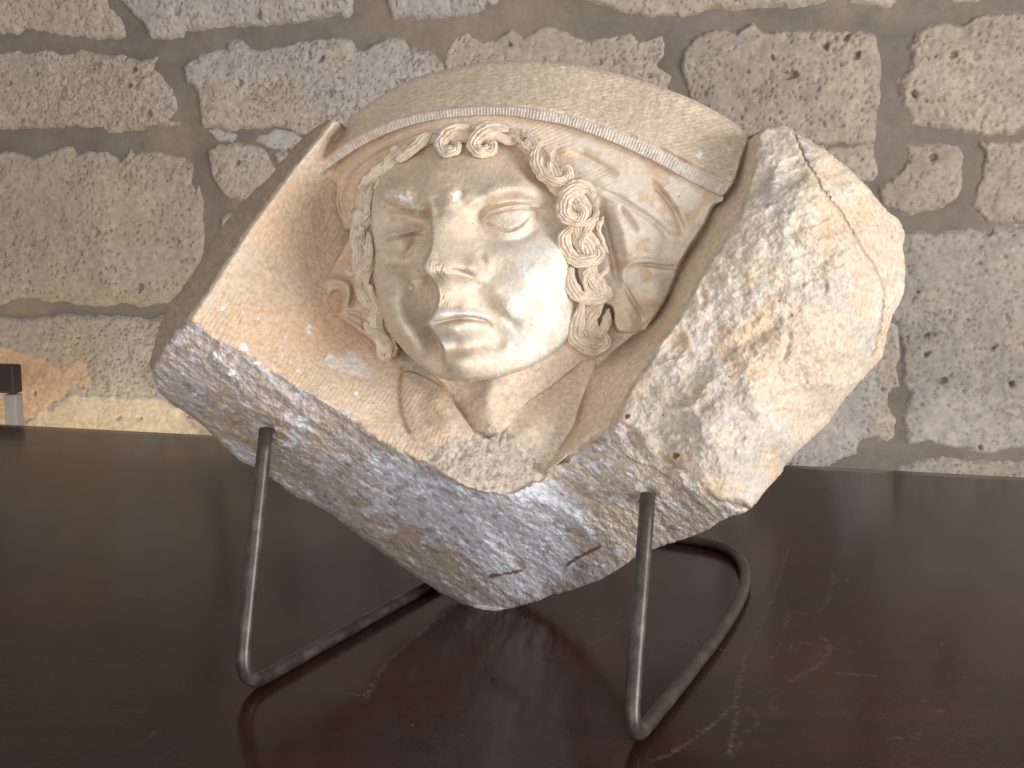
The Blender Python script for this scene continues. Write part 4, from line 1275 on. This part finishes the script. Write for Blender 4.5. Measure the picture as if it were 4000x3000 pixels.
def grid_faces(M):
    q = M[:-1, :-1] & M[1:, :-1] & M[:-1, 1:] & M[1:, 1:]
    use = np.zeros_like(M)
    use[:-1, :-1] |= q; use[1:, :-1] |= q; use[:-1, 1:] |= q; use[1:, 1:] |= q
    idx = np.full(M.shape, -1, np.int64); idx[use] = np.arange(use.sum())
    return use, np.stack([idx[:-1, :-1][q], idx[:-1, 1:][q], idx[1:, 1:][q], idx[1:, :-1][q]], -1)


# mortar bed
s_, z_ = np.meshgrid(np.arange(-2.7, 2.7, .009), np.arange(-.75, 1.32, .009))
X1, Y1 = s_ * 1000, z_ * 1000
hm = .0045 * fbm(X1, Y1, 110, 5, 801, gain=.55) + .0022 * fbm(X1 * .4, Y1, 16, 3, 805)
use, F = grid_faces(np.ones_like(s_, bool))
tm = C_MO * (1 + .16 * fbm(X1, Y1, 140, 3, 811) + .10 * fbm(X1 * .3, Y1, 20, 3, 815))[..., None]
tm = mixc(tm, tint(.36, .30, .22), sstep(.2, .6, fbm(X1, Y1, 200, 3, 817)) * .5)
mesh_obj('mortar', wall_xyz(s_, z_, hm).reshape(-1, 3), F, M_MORTAR, wall, True, {'Tint': tm.reshape(-1, 3)})

STONES = [
    # outline, proud(m), pore density, pore size(mm), tint, seed
    (W2([(-160, -120), (-160, 250), (0, 245), (140, 285), (200, 210), (350, 238), (480, 280), (700, 270), (820, 296), (985, 292), (930, 150), (860, 60), (820, -120)]), .016, .55, 15, C_ST),
    (W2([(930, -120), (960, 0), (1040, 95), (1130, 180), (1200, 300), (1290, 296), (1440, 300), (1460, 240), (1600, 242), (1750, 200), (2000, 212), (2212, 190)]) + Z4([(40, 90), (100, 110), (120, 60), (130, -100)]), .030, .75, 17, C_STG),
    (Z4([(310, -100), (340, 0), (380, 105), (560, 122), (700, 100), (850, 90), (930, 60), (1020, 15), (1100, -100)]), .024, .5, 12, C_STG),
    (Z4([(1440, -100), (1500, -30), (1560, 10), (1680, 42), (1780, 85), (1950, 97), (2212, 82)]) + W3([(230, 88), (420, 50), (700, 40), (950, 45), (1060, 0), (1080, -100)]), .026, .5, 12, C_ST),
    (W3([(1130, -100), (1160, -20), (1250, 32), (1430, 36), (1500, -30), (1520, -100)]), .02, .4, 10, C_ST),
    (W3([(1740, -100), (1790, -10), (1810, 10), (1940, 14), (2000, -30), (2050, -100)]), .02, .4, 10, C_ST),
    (W2([(-160, 440), (0, 425), (150, 412), (230, 432), (370, 402), (480, 440), (640, 392), (720, 432), (980, 452), (1110, 480), (1230, 460), (1215, 540), (1300, 620), (1385, 760), (1380, 870), (1335, 950), (1425, 945), (1430, 998), (1350, 990),
         (1200, 962), (1130, 1030), (1060, 1022), (850, 1030), (700, 1002), (400, 992), (0, 1002), (-160, 1000)]), .016, .85, 11, C_ST),
    (W2([(1462, 530), (1560, 432), (1780, 382), (1800, 332), (1900, 322), (1960, 380), (2100, 400)]) + Z4([(0, 230), (100, 252), (150, 308), (240, 282), (330, 242), (440, 252), (470, 300), (600, 320), (690, 400), (690, 700), (200, 760)]) +
     W2([(2400, 1050), (2212, 990), (2060, 1010), (2020, 990), (1800, 1012), (1680, 1002), (1605, 992), (1582, 900), (1562, 720), (1482, 640)]), .032, .55, 12, C_STG),
    (W2([(1640, 1025), (1700, 1012), (1800, 1040), (1860, 1060), (1820, 1112), (1720, 1115)]), .016, .1, 8, tint(.50, .47, .42)),
    (W2([(2010, 1102), (2060, 1052), (2180, 1002), (2300, 1022), (2400, 1120), (2230, 1182), (2100, 1162)]), .018, .1, 8, tint(.50, .49, .46)),
    (W2([(1642, 1200), (1720, 1142), (1900, 1132), (2030, 1152), (2110, 1202), (2160, 1330), (2140, 1450), (1960, 1608), (1760, 1520), (1682, 1420)]), .022, .6, 10, C_ST),
    (W2([(2175, 1205), (2260, 1190), (2420, 1220), (2350, 1400), (2200, 1380)]), .016, .3, 9, C_ST),
    (W2([(-160, 1240), (0, 1215), (110, 1205), (210, 1232), (280, 1250), (430, 1192), (470, 1155), (580, 1162), (600, 1230), (700, 1205), (830, 1185), (960, 1268), (1030, 1190), (1060, 1222), (1250, 1205), (1480, 1242), (1530, 1320), (1500, 1450), (1556, 1560)]) +
     W1([(1225, 1150), (1240, 1230), (1262, 1480), (1250, 1600)]) + [(760, 1100), (720, 1180)] + W5([(1370, 372), (1200, 390), (1130, 400), (1060, 382), (950, 386), (700, 385), (600, 390), (550, 362), (480, 352), (420, 360), (250, 346), (150, 352), (0, 386), (-160, 390)]), .020, .45, 17, tint(.45, .375, .295)),
    (W1([(1370, 1340), (1480, 1312), (1600, 1360), (1580, 1480), (1450, 1520), (1372, 1430)]), .016, .3, 9, C_ST),
    (W5([(-160, 485), (0, 482), (150, 502), (360, 500), (480, 482), (700, 492), (900, 482), (1030, 502), (1090, 490), (1190, 520), (1320, 492), (1600, 510), (2000, 700), (2200, 1700), (-160, 1700)]), .016, .45, 11, tint(.47, .40, .32)),
    (Z4([(700, 330), (760, 242), (830, 202), (900, 262), (1040, 232), (1100, 182), (1180, 250), (1300, 172), (1370, 182), (1480, 222), (1560, 262), (1700, 232), (1830, 202), (1900, 262), (2030, 232), (2042, 330), (1992, 400), (2082, 480), (2052, 562), (1960, 640), (1900, 800), (700, 800)]), .012, .6, 12, C_ST),
    (W3([(250, 290), (300, 242), (330, 202), (480, 172), (560, 200), (650, 147), (710, 190), (860, 182), (1000, 172), (1200, 182), (1340, 202), (1372, 272), (1382, 450), (1362, 600), (1352, 810), (1200, 832), (1000, 822), (800, 790), (600, 780), (400, 740), (290, 640), (270, 480), (246, 400)]), .026, .8, 14, tint(.40, .345, .285)),
    (W3([(1480, 460), (1558, 380), (1560, 262), (1602, 182), (1750, 132), (1850, 152), (1940, 92), (2100, 86), (2212, 72), (2400, 60), (2400, 760), (2212, 742), (2000, 780), (1700, 742), (1560, 722), (1502, 600)]), .026, .85, 13, tint(.41, .35, .285)),
    (W3([(950, 840), (1150, 838), (1342, 836), (1352, 900), (1372, 1000), (1342, 1040), (1280, 1060), (1000, 1000)]), .014, .6, 14, tint(.40, .335, .27)),
    (W3([(1540, 842), (1700, 817), (1842, 822), (1862, 900), (1842, 1060), (1838, 1150), (1700, 1210), (1542, 1250), (1500, 1232), (1380, 1180), (1372, 1070), (1480, 1002), (1532, 930)]), .015, .6, 12, tint(.41, .345, .28)),
    (W3([(1962, 832), (2050, 822), (2212, 817), (2400, 800), (2400, 1290), (2212, 1290), (2000, 1272), (1922, 1180), (1980, 1002), (1972, 900)]), .018, .7, 12, tint(.41, .345, .28)),
    (W4([(700, 200), (1000, 480), (1012, 620), (1012, 830), (942, 880), (940, 960), (992, 1060), (982, 1180), (850, 1182), (760, 1202), (732, 1280), (600, 1342), (300, 1420), (200, 1200), (600, 700)]), .014, .55, 11, C_STG),
    (W3([(1500, 1350), (1700, 1342), (1850, 1312), (1950, 1332), (2212, 1312), (2400, 1300)]) + W4([(2100, 1235), (1825, 1242), (1600, 1262), (1400, 1232), (1170, 1212), (1082, 1200), (1052, 1060), (1072, 960), (1092, 880), (1042, 850), (1040, 760), (1024, 540), (1000, 440), (900, 300), (900, 0)]), .016, .55, 11, tint(.41, .36, .31)),
    (W4([(1000, 1360), (1100, 1332), (1250, 1330), (1300, 1302), (1500, 1332), (1825, 1322), (2200, 1320), (2200, 1800), (1000, 1800)]), .012, .5, 10, tint(.40, .35, .29)),
]
# the courses go on behind the carving and past both sides of the view
N_SEEN = len(STONES)
wr = random.Random(31)


def course(y0, y1, xa, xb, slope=0.0):
    x = xa
    while x < xb - 150:
        w = min(wr.uniform(360, 660), xb - x)
        if xb - (x + w) < 200: w = xb - x
        pts = []
        for cx, cy in ((x + 22, y0 + 22), (x + w / 2, y0 + 18), (x + w - 22, y0 + 22), (x + w - 18, (y0 + y1) / 2), (x + w - 22, y1 - 22), (x + w / 2, y1 - 18), (x + 22, y1 - 22), (x + 18, (y0 + y1) / 2)):
            cy += (cx - 2000) * slope
            pts.append((cx + wr.uniform(-14, 14), cy + wr.uniform(-14, 14)))
        k = wr.uniform(.92, 1.06)
        STONES.append((pts, wr.uniform(.014, .026), wr.uniform(.35, .8), wr.uniform(10, 15), wr.choice((C_ST, C_STG, tint(.42, .36, .30))) * k))
        x += w


course(560, 860, 1120, 3080); course(880, 1190, 830, 3060)
course(1215, 1520, 1080, 2960); course(1540, 1880, 1080, 2900)
for ya, yb in ((-640, -370), (-350, -75)): course(ya, yb, -1500, 5300, -.045)
for ya, yb in ((-60, 150), (195, 520), (580, 900), (900, 1190), (1225, 1720)): course(ya, yb, -1500, -85)
for ya, yb in ((-75, 0), (30, 500), (540, 870), (880, 1250), (1270, 1850)): course(ya, yb, 4180, 5300)
for i, (poly, proud, pd, ps, tc_) in enumerate(STONES):
    proud = proud * .85 + .003
    a = np.array(poly)
    u_, w_ = wall_uv(a[:, 0], a[:, 1])
    pl = np.stack([u_, w_], -1)
    s_, z_ = wgrid(pl, .0029 if i < N_SEEN else .0062)
    X1, Y1 = s_ * 1000, z_ * 1000
    sd_ = sdf(s_, z_, pl) * 1000 + 9 * fbm(X1, Y1, 36, 5, 820 + i, gain=.6) - 3
    M = sd_ < 9
    soft = 7 + 15 * (.5 + .5 * fbm(X1, Y1, 160, 2, 815 + i))
    e_ = sstep(.25, -.6, sd_ / soft)
    h_ = -.005 + (proud * .42 + .005) * e_ + proud * .35 * sstep(0, -60, sd_) + .005 * fbm(X1, Y1, 110, 4, 840 + i) * e_ + .0022 * fbm(X1, Y1, 17, 3, 860 + i) * e_
    # pores: small pits, clustered
    dens_ = np.clip(.5 + .85 * fbm(X1, Y1, 105, 3, 880 + i), 0, 1.2)
    w1_, v1_ = worley(X1 / (ps * .55) + .5 * fbm(X1, Y1, 16, 3, 900 + i), Y1 / (ps * .48) + .5 * fbm(X1, Y1, 16, 3, 910 + i), 920 + i)
    pit = sstep(.40, .22, w1_ + .14 * fbm(X1, Y1, 9, 2, 915 + i)) * (v1_ > 1 - 1.5 * pd * dens_ * .95)
    w2_, v2_ = worley(X1 / (ps * 2.6) + .3 * fbm(X1, Y1, 30, 2, 930 + i), Y1 / (ps * 2.2), 940 + i)
    pit2 = sstep(.30, .12, w2_ + .22 * fbm(X1, Y1, 14, 3, 945 + i)) * (v2_ > 1 - .20 * pd * dens_)
    h_ = h_ - (.0068 * pit * (.4 + .6 * np.abs(v1_)) + .015 * pit2) * e_
    tn = np.ones(s_.shape + (3,)) * tc_
    nn = fbm(X1, Y1, 150, 4, 950 + i)
    tn = mixc(tn, C_STG * 1.1, sstep(.0, .45, nn) * .55)
    tn = mixc(tn, C_STY, sstep(.05, .45, fbm(X1, Y1, 130, 3, 970 + i) + (.5 * sstep(.1, -.25, z_) * sstep(-.3, -.7, s_))) * .6)
    tn = mixc(tn, tint(.62, .55, .42), sstep(.15, .5, fbm(X1, Y1, 90, 3, 985 + i) + .7 * sstep(-.05, -.2, z_) * sstep(-.35, -.55, s_)) * sstep(.05, -.1, z_) * sstep(-.3, -.5, s_) * .8)
    fine = sstep(.18, .42, fbm(X1 * .8, Y1, 9, 3, 961 + i, gain=.6)) * (.35 + .65 * np.clip(dens_, 0, 1)) * min(1, pd * 1.5)
    h_ = h_ - .0022 * fine * e_
    tn = mixc(tn, tint(.16, .125, .09), .42 * fine)
    if i == 14:      # patches of old plaster low on the left
        for pp_, cc_, am in ((W5([(-160, 715), (110, 735), (250, 770), (400, 850), (560, 950), (575, 1040), (510, 1150), (400, 1250), (300, 1310), (-160, 1340)]), tint(.66, .46, .30), .9),
                             (W5([(150, 1400), (420, 1230), (640, 1130), (900, 1150), (1250, 1130), (1500, 1250), (1700, 1500), (150, 1500)]), tint(.70, .60, .42), .85),
                             (W5([(690, 840), (780, 1010), (680, 1050), (540, 960), (560, 880)]), tint(.66, .45, .26), .6)):
            q_ = np.array(pp_); pu, pv = wall_uv(q_[:, 0], q_[:, 1])
            dd_ = sdf(s_, z_, np.stack([pu, pv], -1)) * 1000 + 12 * fbm(X1, Y1, 40, 4, 996)
            mm_ = sstep(4, -4, dd_) * am
            tn = mixc(tn, cc_, mm_)
            h_ = h_ + mm_ * (.003 + .0075 * pit * .8)
    tn = tn * (1 + .14 * fbm(X1, Y1, 12, 3, 990 + i) + .08 * fbm(X1, Y1, 45, 2, 995 + i))[..., None]
    use, F = grid_faces(M)
    pts = wall_xyz(s_, z_, h_)[use]
    mesh_obj('stone', pts, F, M_WALL, wall, True, {'Tint': np.clip(tn[use], .02, .85)})

# ================================================================== dark rail on a pale post at the left edge
m_, nt_, b_ = mat_new('dark_wood_rail'); b_.inputs['Base Color'].default_value = (.035, .022, .014, 1); b_.inputs['Roughness'].default_value = .5
nzr = noise_node(nt_, 30, 6, .6, sc=(1, 1, 12)); bpr = N(nt_, 'ShaderNodeBump'); bpr.inputs['Strength'].default_value = .3; bpr.inputs['Distance'].default_value = .002
nt_.links.new(nzr.outputs['Fac'], bpr.inputs['Height']); nt_.links.new(bpr.outputs[0], b_.inputs['Normal'])
M_RAIL = m_
m_, nt_, b_ = mat_new('pale_painted_post'); b_.inputs['Roughness'].default_value = .6
nzr = noise_node(nt_, 40, 6, .6); rpr = N(nt_, 'ShaderNodeValToRGB'); rpr.color_ramp.elements[0].color = (.30, .28, .27, 1); rpr.color_ramp.elements[1].color = (.42, .39, .37, 1)
nt_.links.new(nzr.outputs['Fac'], rpr.inputs[0]); nt_.links.new(rpr.outputs[0], b_.inputs['Base Color'])
M_PST = m_
RP = TMID + enrm * .22


def rail_pt(px, py):
    return on_plane(px, py, RP, WN)


def bevel_box(center, ax, half, r, mat, name, parent):
    bm = bmesh.new()
    bmesh.ops.create_cube(bm, size=2)
    for v_ in bm.verts:
        v_.co = Vector((v_.co.x * half[0], v_.co.y * half[1], v_.co.z * half[2]))
    bmesh.ops.bevel(bm, geom=list(bm.edges), offset=r, segments=3, affect='EDGES', profile=.6)
    Mx = Matrix((ax[0], ax[1], ax[2])).transposed()
    for v_ in bm.verts:
        v_.co = Mx @ v_.co + Vector(center) - parent_origin(parent)
    me = bpy.data.meshes.new(name); bm.to_mesh(me); bm.free()
    for p_ in me.polygons: p_.use_smooth = True
    me.materials.append(mat)
    return link(bpy.data.objects.new(name, me), parent)


a = rail_pt(66, 1424); b2 = rail_pt(66, 1535); p1 = rail_pt(30, 1560); p2 = rail_pt(75, 1560)
zt, zb = a[2], b2[2]
axs = [Vector(edir), Vector(enrm), Vector((0, 0, 1))]
chair = thing('wooden_chair', 'dark wooden rail on a pale post at the left edge behind the table', 'chair', (float(RP[0]), float(RP[1]), -.74))
right = a; cen = right - edir * .22; cen = np.array([cen[0], cen[1], (zt + zb) / 2])
bevel_box(cen, axs, (.22, .016, (zt - zb) / 2), .006, M_RAIL, 'back_rail', chair)
pw = np.linalg.norm(p2 - p1) / 2; pcx = (p1 + p2) / 2
for k, off_ in enumerate((0, -.38)):
    c3 = pcx + edir * off_
    bevel_box(np.array([c3[0], c3[1], (zb - .74) / 2 - .001]), axs, (pw, .013, (zb + .74) / 2 - .001), .004, M_PST, 'post', chair)
